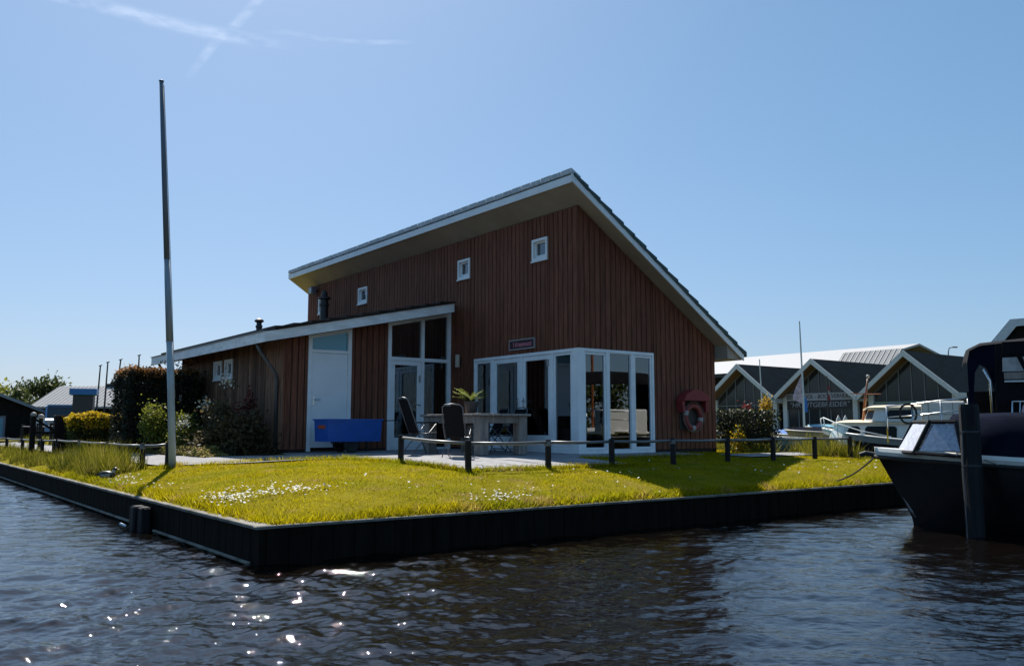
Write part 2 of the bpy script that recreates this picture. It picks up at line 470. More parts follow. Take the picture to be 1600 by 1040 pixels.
rad = 2.5 * (90 / 2.5) ** (np.linspace(0, 1, nr))
ang = np.radians(np.linspace(-42, 42, na))
RR, AA = np.meshgrid(rad, ang, indexing='ij')
X, Y = RR * np.sin(AA), RR * np.cos(AA)
Z = wave_height(X, Y) * np.clip((89 - RR) / 10, 0, 1)
structure(link('water', grid_mesh('water', X, Y, Z, M['water'])))
# open water beyond the rippled stretch in front
bw = MB(); B0 = 6000
bw.poly([(-B0, -B0, -.05), (B0, -B0, -.05), (B0, B0, -.05), (-B0, B0, -.05)], [(0, 1, 2, 3)])
structure(bw.build('open_water', M['water']))

# ------------------------------------------------------------------ land
def axis_pts(*segs):
    out = []
    for a, b, step in segs:
        out += list(np.arange(a, b, step))
    out.append(segs[-1][1])
    return np.array(out)
tt = axis_pts((-8.42, -4, .12), (-4, 7.0, .25)); ss = axis_pts((-4.85, 4, .12), (4, 20, .3), (20, 30, 1.0))
T, S = np.meshgrid(tt, ss, indexing='ij')
Zg = ground_np(T, S) + (np.random.default_rng(5).normal(size=T.shape) * .006)
P = AX + T * CT - S * ST, AY + T * ST + S * CT
structure(link('lawn', grid_mesh('lawn', P[0], P[1], Zg, M['grass_ground'])))
ld = MB()
def land_quad(t0, t1, s0, s1, z):
    ld.poly([W(t0, s0, z), W(t1, s0, z), W(t1, s1, z), W(t0, s1, z)], [(0, 1, 2, 3)])
    ld.poly([W(t0, s0, z), W(t1, s0, z), W(t1, s0, -1), W(t0, s0, -1)], [(0, 1, 2, 3)])
    ld.poly([W(t0, s0, z), W(t0, s1, z), W(t0, s1, -1), W(t0, s0, -1)], [(0, 1, 2, 3)])
land_quad(-8.42, 40, 30, 5000, .78)
land_quad(12, 40, 6.2, 30, .775)
land_quad(40, 5000, -5000, 5000, .78)
land_quad(-5000, -75, -5000, 5000, .7)
land_quad(-75, -8.42, 220, 5000, .7)
ld.poly([W(7, -4.85, .5), W(7, 30, .5), W(7, 30, -1), W(7, -4.85, -1)], [(0, 1, 2, 3)])
structure(ld.build('land', M['land']))

# bank walls
def bank_wall(name, label, p0, p1, hidden=False):
    (t0, s0), (t1, s1) = p0, p1
    L = math.hypot(t1 - t0, s1 - s0)
    o = thing(name, label, 'bank wall', W(t0, s0, 0), ROT + math.atan2(s1 - s0, t1 - t0))
    # local x along the wall, +y to the water
    prof = []; x = 0.0
    while x < L:
        for dx, dy in ((0, 0), (.222, 0), (.225, -.012), (.235, -.012)):
            prof.append((min(x + dx, L), dy))
        x += .24
    mb = MB()
    mb.loft([[(a, b, -1.0) for a, b in prof], [(a, b, .352) for a, b in prof]], closed=False)
    mb.build('sheeting', M['bank'], o)
    return o, L
bl, L1 = bank_wall('bank_wall', 'long dark bank wall on the left with a pale waling beam at the waterline', (-8.42, -4.85), (-8.42, 60))
n = 0; x = 0.0
while x < 34:
    ln = 2.8 + .5 * random.random()
    MB().bbox(x + .004, x + ln - .004, -.15, .03, .352, .392 + .005 * random.random(), .008).build('cap_board', M['bank_cap'], bl)
    x += ln
MB().bbox(34.004, 64, -.15, .03, .352, .39, .01).build('cap_board', M['bank_cap'], bl)
MB().bbox(.12, 3.55, .03, .075, .012, .04, .008).build('waling_beam', M['bank_cap'], bl)
MB().bbox(4.25, 40, .03, .075, .025, .055, .008).build('waling_beam', M['bank_cap'], bl)
for a in (3.72, 3.98):
    MB().bbox(a, a + .22, .045, .17 + .04 * (a > 3.8), -1, .31, .02).build('mooring_post', M['pile_wood'], bl)
MB().tube([(3.93, .3, .06), (4.0, .36, .09), (4.08, .3, .06)], .02, 6).build('mooring_ring', M['steel'], bl)
bf, L2 = bank_wall('bank_wall', 'dark bank wall below the lawn front, deep in shade above black water', (7.0, -4.85), (-8.42, -4.85))
x = 0.0
while x < L2 - .1:
    ln = min(2.6 + .5 * random.random(), L2 + .05 - x)
    MB().bbox(x + .004, x + ln - .004, -.07, .022, .358, .388 + .004 * random.random(), .006).build('cap_board', M['bank_cap'], bf)
    x += ln

# grass and daisies
def scatter(n, t0, t1, s0, s1, keep, rng):
    t = t0 + (t1 - t0) * rng.random(n); s = s0 + (s1 - s0) * rng.random(n)
    k = keep(t, s)
    t, s = t[k], s[k]
    z = ground_np(t, s)
    return np.stack([AX + t * CT - s * ST, AY + t * ST + s * CT, z], 1), t, s
PATH_OUT = [(-7.1, 40), (-7.1, 3.9), (-6.8, 2.95), (-6.2, 1.95), (-5.4, 1.55), (-4.42, 1.4)]
PATH_IN = [(-6.1, 40), (-6.1, 7), (-5.9, 5.2), (-5.3, 4.3), (-4.8, 3.7), (-4.42, 3.5)]
def in_path(t, s):
    poly = PATH_OUT + PATH_IN[::-1]
    ins = np.zeros(t.shape, bool); j = len(poly) - 1
    for i in range(len(poly)):
        (xi, yi), (xj, yj) = poly[i], poly[j]
        if yi != yj:
            c = ((yi > s) != (yj > s)) & (t < (xj - xi) * (s - yi) / (yj - yi) + xi)
            ins ^= c
        j = i
    return ins
def is_lawn(t, s):
    patio = (t > -4.42) & (t < -1.0) & (s > -2.52) & (s < 4.7)
    strip = (t > -1.1) & (t < 2.6) & (s > -1.15)
    house = (t > -4.4) & (t < 4.3) & (s > -.05)
    edge = (t < -8.30) | (s < -4.76)
    return ~(patio | strip | (house & (t > -4.4)) | edge | in_path(t, s))
rng = np.random.default_rng(11)
pts, t, s = scatter(300000, -8.42, 6.5, -4.85, 4.0, is_lawn, rng)
clump = np.sin(t * 3.1 + 1) * np.sin(s * 2.7) + .6 * np.sin(t * 7.3 + s * 5.1)
h = .022 + .009 * np.clip(clump, -1, 1.4)
stuff(tag(link('lawn_grass', np_mesh('lawn_grass', blades(pts, h, .008, rng), 3, M['blade'])), 'short yellow green mown grass covering the lawn in front of the house', 'grass'))
# ragged longer grass along the bank and patio edges
def edge_line(n, a, b, w, rng):
    k = rng.random(n)
    t = a[0] + (b[0] - a[0]) * k + rng.normal(size=n) * w; s = a[1] + (b[1] - a[1]) * k + rng.normal(size=n) * w
    return t, s
E = [edge_line(4500, (-8.25, -4.6), (-8.25, 6), .05, rng), edge_line(6000, (-8.25, -4.68), (6.5, -4.68), .04, rng), edge_line(3600, (-8.3, -4.79), (6.5, -4.79), .025, rng), edge_line(1600, (-8.32, -4.6), (-8.32, 9), .025, rng), edge_line(2500, (-4.5, -2.6), (-4.5, 1.4), .05, rng), edge_line(2500, (-4.5, -2.62), (-1.0, -2.62), .05, rng),
     edge_line(900, (-1.0, -2.5), (-1.0, -1.2), .06, rng), edge_line(1500, (-1.0, -1.22), (2.6, -1.22), .05, rng), edge_line(700, (-7.0, 3.1), (-7.0, 3.4), .12, rng), edge_line(1600, (-4.6, 1.3), (-6.8, 2.6), .06, rng)]
t = np.concatenate([e[0] for e in E]); s = np.concatenate([e[1] for e in E])
pts = np.stack([AX + t * CT - s * ST, AY + t * ST + s * CT, ground_np(t, s)], 1)
stuff(tag(link('edge_grass', np_mesh('edge_grass', blades(pts, np.full(len(pts), .075), .011, rng, .6), 3, M['blade'])), 'ragged longer grass along the bank top and patio edge', 'grass'))
dz = []
for ct, cs, n, rt, rs in [(-8.05, -2.7, 260, .13, .32), (-7.55, -3.0, 100, .22, .14), (-7.2, -3.35, 60, .18, .10), (-7.75, -2.3, 60, .35, .35), (-8.2, 1.9, 60, .1, .4), (-8.0, 2.3, 40, .12, .3), (-5.3, -4.55, 90, .3, .08), (-5.0, -4.4, 60, .3, .12), (-6.3, -3.6, 40, .8, .5), (-3.0, -3.6, 45, 1.0, .5),
                          (-8.1, .6, 45, .12, .8), (3.5, -3.7, 60, 1.4, .4), (1.0, -3.2, 14, 1.6, .6)]:
    k = rng.normal(size=(n, 2)); dz.append(np.stack([ct + k[:, 0] * rt, cs + k[:, 1] * rs], 1))
dz = np.concatenate(dz); t, s = dz[:, 0], dz[:, 1]
k = (t > -8.32) & (s > -4.76); t, s = t[k], s[k]
c = np.stack([AX + t * CT - s * ST, AY + t * ST + s * CT, ground_np(t, s) + .045 + .02 * rng.random(len(t))], 1)
rr = .008 + .010 * rng.random(len(c)); tx, ty = rng.normal(size=len(c)) * .35, rng.normal(size=len(c)) * .35
ringv = [c + np.stack([rr * math.cos(a), rr * math.sin(a), rr * (math.cos(a) * tx + math.sin(a) * ty)], 1) for a in np.arange(6) * math.pi / 3]
stuff(tag(link('daisies', np_mesh('daisies', np.stack(ringv, 1).reshape(-1, 3), 6, M['daisy'])), 'patches of small white daisies in the lawn', 'flowers'))

# path and patio
pth = MB(); n = len(PATH_OUT)
def dense(line, k):
    ln = [Vector((a, b)) for a, b in line]; seg = [0]
    for a, b in zip(ln, ln[1:]): seg.append(seg[-1] + (b - a).length)
    out = []
    for i in range(k + 1):
        L_ = seg[-1] * i / k
        for j in range(len(seg) - 1):
            if seg[j + 1] >= L_ - 1e-9:
                q = (L_ - seg[j]) / (seg[j + 1] - seg[j]); p = ln[j].lerp(ln[j + 1], q); out.append(p); break
    return out
A_, B_ = dense(PATH_OUT, 140), dense(PATH_IN, 140)
ringsP = []
for a, b in zip(A_, B_):
    ringsP.append([W(*a.lerp(b, q), ground(*a.lerp(b, q)) + .028) for q in (0, .33, .67, 1)])
pth.loft(ringsP, closed=False)
structure(pth.build('path', M['path'], smooth=True))
strip2 = MB().loft([[W(2.8 + i * .6, b, ground(2.8 + i * .6, b) + .03) for b in (-2.0, -1.2)] for i in range(6)], closed=False)
structure(strip2.build('side_path', M['path']))
patio = structure(MB().loft([[W(tq, sq, ground(tq, sq) - .05 + .06) for sq in np.linspace(-2.5, 4.6, 15)] for tq in np.linspace(-4.4, -1.02, 8)], closed=False).build('patio', M['soil']))
def slab(t0, t1, s0, s1):
    g = .006
    jit = [random.uniform(-.004, .004) for _ in range(4)]
    cs = [(t0 + g, s0 + g), (t1 - g, s0 + g), (t1 - g, s1 - g), (t0 + g, s1 - g)]
    lo = [W(a, b, ground(a, b) - .03) for a, b in cs]; hi = [W(a, b, ground(a, b) + .033 + j) for (a, b), j in zip(cs, jit)]
    MB().hexa(lo + hi).build('paving_slab', M['slab'], patio)
for i in range(6):
    for j in range(12):
        a0, a1 = -4.4 + i * .5633, -4.4 + (i + 1) * .5633
        b0, b1 = -2.5 + j * .59, -2.5 + (j + 1) * .59
        slab(a0, a1, b0, b1)
for i in range(6):
    for j in range(2):
        slab(-1.02 + i * .6, -1.02 + (i + 1) * .6, -1.1 + j * .55, -1.1 + (j + 1) * .55)
for j in range(8):
    for i in range(2):
        slab(-1.02 + i * .51, -1.02 + (i + 1) * .51, 0.0 + j * .575, (j + 1) * .575)
bed = MB().loft([[W(tq, sq, ground(tq, sq) + .02) for tq in (-6.08, -5.2, -4.36)] for sq in np.linspace(4.4, 14, 14)], closed=False)
structure(bed.build('garden_bed', M['soil']))

# ------------------------------------------------------------------ the house (local x = t, y = s, z = height over the floor)
house = thing('wooden_house', 'brown timber-clad waterside house with tall single-pitch tiled roof and low side wing', 'house', W(0, 0, FLOOR), ROT)
HL, HW = 13.44, 4.17
K1 = .645
def zs(t): return 5.38 - (t + .483) * K1          # underside of the main roof
def zb(t): return 3.32 + .212 * t                 # underside of the wing roof
S1 = 4.606; TL = -4.355; SL = 12.04
def strips(a0, a1, zlo, ztop, openings, pitch):
    """split a wall into upright strips round its openings -> (p, q, z0(p), z1(p), z1(q))"""
    cuts = [a0]
    if pitch:
        n = max(1, round((a1 - a0) / pitch)); cuts = [a0 + (a1 - a0) * i / n for i in range(n + 1)]
    else:
        cuts = [a0, a1]
    base = list(cuts)
    for o in openings:
        for e in (o[0], o[1]):
            if a0 + 1e-6 < e < a1 - 1e-6 and min(abs(e - c) for c in cuts) > 1e-4: cuts.append(e)
    cuts.sort()
    out = []
    for p, q in zip(cuts, cuts[1:]):
        if q - p < 1e-4: continue
        m = (p + q) / 2
        bl = sorted([(o[2], o[3]) for o in openings if o[0] < m < o[1]], key=lambda b: b[0])
        lo = zlo
        for z0, z1 in bl:
            if z0 > lo + 1e-4: out.append((p, q, lo, z0, z0, p in base or True))
            lo = z1
            if lo is None: break
        if lo is not None:
            if ztop(p) > lo + .01: out.append((p, q, lo, ztop(p), ztop(q), True))
    return out
def wall(axis, c, a0, a1, zlo, ztop, openings, pitch=.15, thick=.022, back=.12, out=-1, boards=True, clad='cladding'):
    """axis 'x': wall in the plane x=c running along y; 'y': plane y=c running along x. out: side of the cladding"""
    def pt(a, d, z): return (c + d, a, z) if axis == 'x' else (a, c + d, z)
    mb = MB()
    for p, q, z0, z1, z1b, _ in strips(a0, a1, zlo - .25, ztop, openings, None):
        d0, d1 = 0, -out * back
        mb.hexa([pt(p, d0, z0), pt(q, d0, z0), pt(q, d1, z0), pt(p, d1, z0), pt(p, d0, z1), pt(q, d0, z1b), pt(q, d1, z1b), pt(p, d1, z1)])
    wo = mb.build('wall', M['backing'], house)
    if boards:
        for p, q, z0, z1, z1b, _ in strips(a0, a1, zlo, ztop, openings, pitch):
            g = min(.0095, (q - p) * .2); t_ = thick + random.uniform(-.003, .003)
            if min(z1, z1b) - z0 < .03: continue
            d0, d1 = out * .002, out * t_
            b = .008 if q - p > .05 else .002
            sl = (z1b - z1) / (q - p)
            z1p, z1q = z1 + sl * g - .004, z1b - sl * g - .004
            MB().hexa([pt(p + g, d0, z0), pt(q - g, d0, z0), pt(q - g - b, d1, z0), pt(p + g + b, d1, z0),
                       pt(p + g, d0, z1p), pt(q - g, d0, z1q), pt(q - g - b, d1, z1q - sl * b), pt(p + g + b, d1, z1p + sl * b)]).build('board', M[clad], wo)
    return wo
W4 = [(.95, 1.48), (3.91, 4.44), (9.24, 9.80), (12.12, 12.58)]
fac_open = [(0.0, 3.73, -.3, 2.1)] + [(a, b, 4.09, 4.57) for a, b in W4]
wall('x', 0, 0.0, HL, .02, lambda s: 5.05, fac_open, out=-1)
wall('y', 0, 0.0, HW, .02, lambda t: zs(t) - .01, [(0.0, 2.15, -.3, 2.1)], out=-1)
wall('x', HW, 0.0, HL, .02, lambda s: zs(HW) - .01, [(7.3, 8.8, .7, 1.75)], out=1, boards=False)
wall('y', HL, 0.13, HW - .13, .02, lambda t: zs(t) - .01, [], out=1, boards=False)
wall('x', TL, S1, SL, .02, lambda s: zb(TL) - .005, [(7.80, 8.37, 1.69, 2.16), (8.60, 9.19, 1.69, 2.16)], out=-1, clad='cladding_worn_raked')
wall('y', S1, TL, 0.0, .02, lambda t: zb(t) - .005, [(-3.83, -2.79, -.3, None), (-1.86, -.13, -.3, None)], out=-1)
wall('y', SL, TL + .13, -.13, .02, lambda t: zb(t) - .005, [], out=1, boards=False)
# corner boards
MB().box(-.03, .0, -.03, .0, 2.16, 5.05).build('corner_board', M['cladding'], house)
MB().box(TL - .03, TL, S1 - .03, S1, .02, zb(TL) - .01).build('corner_board', M['cladding'], house)
# inside
MB().box(.13, HW - .13, .13, HL - .13, -.06, 0).build('floor', M['floorwood'], house)
MB().box(TL + .13, -.13, S1 + .13, SL - .13, -.06, 0).build('floor', M['floorwood'], house)
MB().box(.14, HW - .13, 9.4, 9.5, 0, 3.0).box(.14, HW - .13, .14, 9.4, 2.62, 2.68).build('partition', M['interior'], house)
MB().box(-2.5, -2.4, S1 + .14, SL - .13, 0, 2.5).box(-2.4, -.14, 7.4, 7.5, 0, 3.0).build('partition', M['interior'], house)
cur = MB()
fold = [(.5 + .06 * math.sin(i * 1.9) + 0, .18 + i * .045) for i in range(15)]
cur.loft([[(.2 + .03 * math.sin(i * 1.7), .72 + i * .02, z) for i in range(16)] for z in (.04, 1.98)], closed=False)
tag(cur.build('curtain', M['curtain'], loc=W(0, 0, FLOOR), rz=ROT), 'dark curtain hanging behind the pane beside the white corner post', 'curtain')
for i, (a, b, hh) in enumerate([(-1.55, 4.86, .30), (-1.32, 4.92, .33)]):
    o = MB().lathe([(.05, 0), (.09, .05), (.10, hh * .45), (.05, hh * .8), (.06, hh)], 12).build('vase', M['ceramic'], loc=W(a, b, FLOOR + .001), rz=0, smooth=True)
    tag(o, ['pale vase on the floor behind the glass door, left of two', 'slightly taller pale vase behind the glass door, right of two'][i], 'vase')

# main roof: sloping slab, soffit below, tiles above
def slope_box(t0, t1, s0, s1, lo, hi, fn):
    return MB().hexa([(t0, s0, fn(t0) + lo), (t1, s0, fn(t1) + lo), (t1, s1, fn(t1) + lo), (t0, s1, fn(t0) + lo),
                      (t0, s0, fn(t0) + hi), (t1, s0, fn(t1) + hi), (t1, s1, fn(t1) + hi), (t0, s1, fn(t0) + hi)])
RS0, RS1 = -.409, HL + .464
RT0, RT1 = -.483, 4.67
roof = slope_box(RT0 + .005, RT1 - .005, RS0 + .005, RS1 - .005, 0.0, .145, zs).build('roof', M['plywood'], house)
MB().prism([(HW + .026, zs(HW) - .002), (HW + .026, zs(RT1) - .005), (RT1 - .006, zs(RT1) - .005), (RT1 - .006, zs(RT1) - .001)], 'y', RS0 + .04, RS1 - .04).build('boxed_eave', M['plywood'], roof)
# white boards round the edge
slope_box(RT0 - .028, RT1 + .03, RS0 - .028, RS0 + .002, -.012, .15, zs).build('bargeboard', M['white'], house)
slope_box(RT0 - .028, RT1 + .03, RS1 - .002, RS1 + .028, -.012, .15, zs).build('bargeboard', M['white'], house)
MB().hexa([(RT0 - .03, RS0 + .003, 5.37), (RT0 + .002, RS0 + .003, 5.37), (RT0 + .002, RS1 - .003, 5.37), (RT0 - .03, RS1 - .003, 5.37),
           (RT0 - .03, RS0 + .003, 5.52), (RT0 + .002, RS0 + .003, 5.52), (RT0 + .002, RS1 - .003, 5.52), (RT0 - .03, RS1 - .003, 5.52)]).build('fascia', M['white'], house)
MB().box(RT1 - .003, RT1 + .028, RS0 + .003, RS1 - .003, zs(RT1) - .015, zs(RT1) + .15).build('fascia', M['white'], house)
gut = MB().loft([[(RT1 + .032 + .055 - .055 * math.cos(a), sv, zs(RT1) + .13 - .07 * math.sin(a)) for a in np.linspace(0, math.pi, 7)] for sv in (RS0 + .02, RS1 - .02)], closed=False)
gut.build('gutter', M['zinc'], house)
# ridge pieces along the high edge
nR = 43
for i in range(nR):
    a = RS0 - .03 + (RS1 - RS0 + .06) * i / nR; b = RS0 - .03 + (RS1 - RS0 + .06) * (i + 1) / nR
    j = random.uniform(-.004, .004); x0 = RT0 - .045 + j
    z0 = 5.552 + random.uniform(-.004, .004); zt = 5.655 + random.uniform(-.004, .004)
    MB().poly([(x0, a + .011, z0), (x0, b - .011, z0), (x0 + .004, b - .011, zt), (x0 + .004, a + .011, zt), (x0 + .25, a + .011, zt - .135), (x0 + .25, b - .011, zt - .135), (x0 + .03, a + .011, z0), (x0 + .03, b - .011, z0),
               (x0 + .25, a + .011, zt - .18), (x0 + .25, b - .011, zt - .18)],
              [(0, 1, 2, 3), (3, 2, 5, 4), (0, 3, 4, 8, 6), (1, 7, 9, 5, 2), (6, 7, 1, 0), (4, 5, 9, 8), (6, 8, 9, 7)]).build('ridge_tile', M['tile_grey'], roof)
# courses of roof tiles; those on the verge one by one
def tile_profile(nc, ta, tb, fn, base, thick, lift):
    out = []
    for i in range(nc):
        a = ta + (tb - ta) * i / nc; b = ta + (tb - ta) * (i + 1) / nc + .05 * (1 if tb > ta else -1)
        out.append([(a, fn(a) + base), (b, fn(b) + base + lift * .2), (b, fn(b) + base + lift), (a, fn(a) + base + thick)])
    return out
NC = 16
prof = tile_profile(NC, RT0 + .02, RT1 + .05, zs, .148, .04, .088)
for pr in prof:
    w = RS0 - .055 + random.uniform(-.006, .006)
    q = [(x, z + random.uniform(-.003, .003)) for x, z in pr]
    MB().prism([(q[0][0], q[0][1] - .01), (q[1][0], q[1][1] - .045), q[2], q[3]], 'y', w, w + .29).build('verge_tile', M['tile_green'], roof)
rt = MB()
for pr in prof:
    for k in range(int((RS1 - RS0) / .33)):
        s0 = RS0 + .25 + k * .33
        rt.prism(pr, 'y', s0, s0 + .325)
stuff(rt.build('roof_tiles', M['tile_green'], roof))

# side wing roof
LS0, LS1 = S1 - .48, 12.86
LT0 = TL - .64
lroof = slope_box(LT0 + .03, -.026, S1 - .03, LS1 - .03, 0.0, .2, zb).build('wing_roof', M['roofing'], house)
slope_box(LT0 + .03, -.33, LS0 + .03, S1 - .032, 0.0, .2, zb).build('verge_soffit', M['roofing'], lroof)
slope_box(LT0, -.33, LS0, LS0 + .028, -.005, .205, zb).build('bargeboard', M['white_worn'], house)
slope_box(LT0, -.028, LS1 - .028, LS1, -.005, .215, zb).build('bargeboard', M['white_worn'], house)
MB().box(LT0, LT0 + .028, LS0 + .03, LS1 - .03, zb(LT0) - .005, zb(LT0) + .215).build('fascia', M['white_worn'], house)
MB().box(LT0 - .03, LT0 + .03, LS0 - .01, LS1 + .01, zb(LT0) + .217, zb(LT0) + .235).build('edge_trim', M['zinc'], house)
prof2 = tile_profile(11, -.30, -4.75, zb, .205, .03, .095)
for pr in prof2:
    w = LS0 - .035 + random.uniform(-.006, .006)
    MB().prism(pr, 'y', w, w + .28).build('verge_tile', M['tile_brown'], lroof)
rt = MB()
for pr in prof2:
    for k in range(int((LS1 - LS0 - .3) / .33)):
        s0 = LS0 + .26 + k * .33
        rt.prism(pr, 'y', s0, s0 + .325)
stuff(rt.build('roof_tiles', M['tile_brown'], lroof))

# small square windows
def small_window(c, a0, a1, z0, z1, axis='x', out=-1, deep=.10):
    def B(mb, u0, u1, d0, d1, w0, w1):
        if axis == 'x': mb.box(c + out * d0, c + out * d1, u0, u1, w0, w1)
        else: mb.box(u0, u1, c + out * d0, c + out * d1, w0, w1)
    f = MB(); e = .055
    for u0, u1, w0, w1 in ((a0, a1, z0, z0 + e), (a0, a1, z1 - e, z1), (a0, a0 + e, z0 + e, z1 - e), (a1 - e, a1, z0 + e, z1 - e)):
        B(f, u0, u1, -.09, .045, w0, w1)
    win = f.build('window', M['white'], house)
    k = MB(); i0 = e + .04
    for u0, u1, w0, w1 in ((a0 + e, a1 - e, z0 + e, z0 + i0 + .03), (a0 + e, a1 - e, z1 - i0, z1 - e), (a0 + e, a0 + i0, z0 + i0 + .03, z1 - i0), (a1 - i0, a1 - e, z0 + i0 + .03, z1 - i0)):
        B(k, u0, u1, -.085, -.02, w0, w1)
    k.build('sash', M['white'], win)
    g = MB(); B(g, a0 + i0 - .01, a1 - i0 + .01, -.065, -.055, z0 + i0 + .02, z1 - i0 + .01)
    g.build('pane', M['glass'], win)
    s_ = MB(); B(s_, a0 - .015, a1 + .015, .02, .065, z0 - .03, z0 - .002); s_.build('sill', M['white'], win)
for a, b in W4: small_window(0, a, b, 4.09, 4.57)
small_window(TL, 7.80, 8.37, 1.69, 2.16); small_window(TL, 8.60, 9.19, 1.69, 2.16)
# blind boxes behind the high windows (loft rooms)
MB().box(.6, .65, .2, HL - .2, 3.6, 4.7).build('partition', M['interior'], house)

# corner glazing
def bars(parent, name, m, boxes):
    f = MB()
    for b in boxes: f.bbox(*b, .006)
    return f.build(name, m, parent)
post = bars(house, 'corner_post', M['white'], [(-.04, .13, -.04, .13, -.04, 2.1)])
def frame_x(s0, s1, z0, z1, w=.055, d0=-.015, d1=.06, bot=None):
    bot = bot or w
    return [(d0, d1, s0, s1, z0, z0 + bot), (d0, d1, s0, s1, z1 - w, z1), (d0, d1, s0, s0 + w, z0 + bot + .001, z1 - w - .001), (d0, d1, s1 - w, s1, z0 + bot + .001, z1 - w - .001)]
def frame_y(t0, t1, z0, z1, w=.055, d0=-.015, d1=.06, bot=None):
    return [(a, b, c_, d_, e_, f_) for c_, d_, a, b, e_, f_ in frame_x(t0, t1, z0, z1, w, d0, d1, bot)]
# outer frame of the facade side: head, sill, mullions
ff = bars(house, 'glazing_frame', M['white'], [(-.03, .08, .131, 3.73, 2.03, 2.1), (-.03, .08, .131, 3.73, -.05, .02), (-.03, .08, 3.67, 3.73, .021, 2.029),
     (-.03, .08, .131, .2, .021, 2.029), (-.03, .08, .78, .87, .021, 2.029), (-.03, .08, 1.86, 1.95, .021, 2.029), (-.03, .08, 2.94, 3.03, .021, 2.029)])
def glazing(name, s0, s1, z0, z1, bot, w, door=False):
    l = bars(house, name, M['white'], frame_x(s0, s1, z0, z1, w, -.012, .05, bot))
    MB().box(.014, .022, s0 + w - .01, s1 - w + .01, z0 + bot - .01, z1 - w + .01).build('pane', M['glass'], l)
    return l
glazing('window', .203, .777, .024, 2.026, .12, .05)
d1_ = glazing('glass_door', .873, 1.857, .024, 2.026, .30, .10)
d2_ = glazing('glass_door', 1.953, 2.937, .024, 2.026, .30, .10)
glazing('window', 3.033, 3.667, .024, 2.026, .12, .05)
for d, sv in ((d1_, 1.8), (d2_, 2.0)):
    MB().bbox(-.03, -.012, sv - .02, sv + .02, .92, 1.14, .006).tube([(-.02, sv, 1.06), (-.07, sv, 1.06), (-.075, sv + (.11 if sv > 1.9 else -.11), 1.06)], .009, 6).build('handle', M['steel'], d)
MB().bbox(-.03, -.013, .93, 1.0, 1.78, 1.92, .004).build('notice', M['white_band'], d1_)
gf = bars(house, 'glazing_frame', M['white'], [(.131, 2.15, -.03, .08, 2.03, 2.1), (.131, 2.15, -.03, .08, -.05, .03), (2.09, 2.15, -.03, .08, .031, 2.029), (.74, .84, -.03, .08, .031, 2.029), (1.45, 1.55, -.03, .08, .031, 2.029)])
for t0, t1, w in ((.133, .738, .05), (.842, 1.448, .012), (1.552, 2.088, .05)):
    l = bars(house, 'window', M['white'], frame_y(t0, t1, .034, 2.026, w, -.012, .05))
    MB().box(t0 + w - .008, t1 - w + .008, .014, .022, .034 + w - .008, 2.026 - w + .008).build('pane', M['glass'], l)

# white door with skewed blue toplight in the wing
ztop = lambda t: zb(t) - .008
df = MB()
y0, y1 = S1 - .035, S1 + .06
df.hexa([(-3.83, y0, -.03), (-3.74, y0, -.03), (-3.74, y1, -.03), (-3.83, y1, -.03), (-3.83, y0, ztop(-3.83)), (-3.74, y0, ztop(-3.74)), (-3.74, y1, ztop(-3.74)), (-3.83, y1, ztop(-3.83))])
df.hexa([(-2.88, y0, -.03), (-2.79, y0, -.03), (-2.79, y1, -.03), (-2.88, y1, -.03), (-2.88, y0, ztop(-2.88)), (-2.79, y0, ztop(-2.79)), (-2.79, y1, ztop(-2.79)), (-2.88, y1, ztop(-2.88))])
df.hexa([(-3.739, y0, ztop(-3.739) - .08), (-2.881, y0, ztop(-2.881) - .08), (-2.881, y1, ztop(-2.881) - .08), (-3.739, y1, ztop(-3.739) - .08), (-3.739, y0, ztop(-3.739)), (-2.881, y0, ztop(-2.881)), (-2.881, y1, ztop(-2.881)), (-3.739, y1, ztop(-3.739))])
df.box(-3.739, -2.881, y0, y1, 2.13, 2.20)
dfo = df.build('door_frame', M['white'], house)
MB().hexa([(-3.75, S1 + .02, 2.19), (-2.87, S1 + .02, 2.19), (-2.87, S1 + .03, 2.19), (-3.75, S1 + .03, 2.19), (-3.75, S1 + .02, ztop(-3.75) - .07), (-2.87, S1 + .02, ztop(-2.87) - .07), (-2.87, S1 + .03, ztop(-2.87) - .07), (-3.75, S1 + .03, ztop(-3.75) - .07)]).build('pane', M['glass_blue'], dfo)
door = MB().bbox(-3.735, -2.885, S1 - .015, S1 + .03, .05, 2.125, .006).build('door', M['door_white'], house)
MB().bbox(-3.70, -3.655, S1 - .03, S1 - .016, .96, 1.18, .005).tube([(-3.678, S1 - .025, 1.1), (-3.678, S1 - .075, 1.1), (-3.55, S1 - .08, 1.1)], .011, 6).build('handle', M['steel'], door)
MB().box(-3.83, -2.79, S1 - .10, S1 + .05, -.08, -.032).build('doorstep', M['zinc'], house)
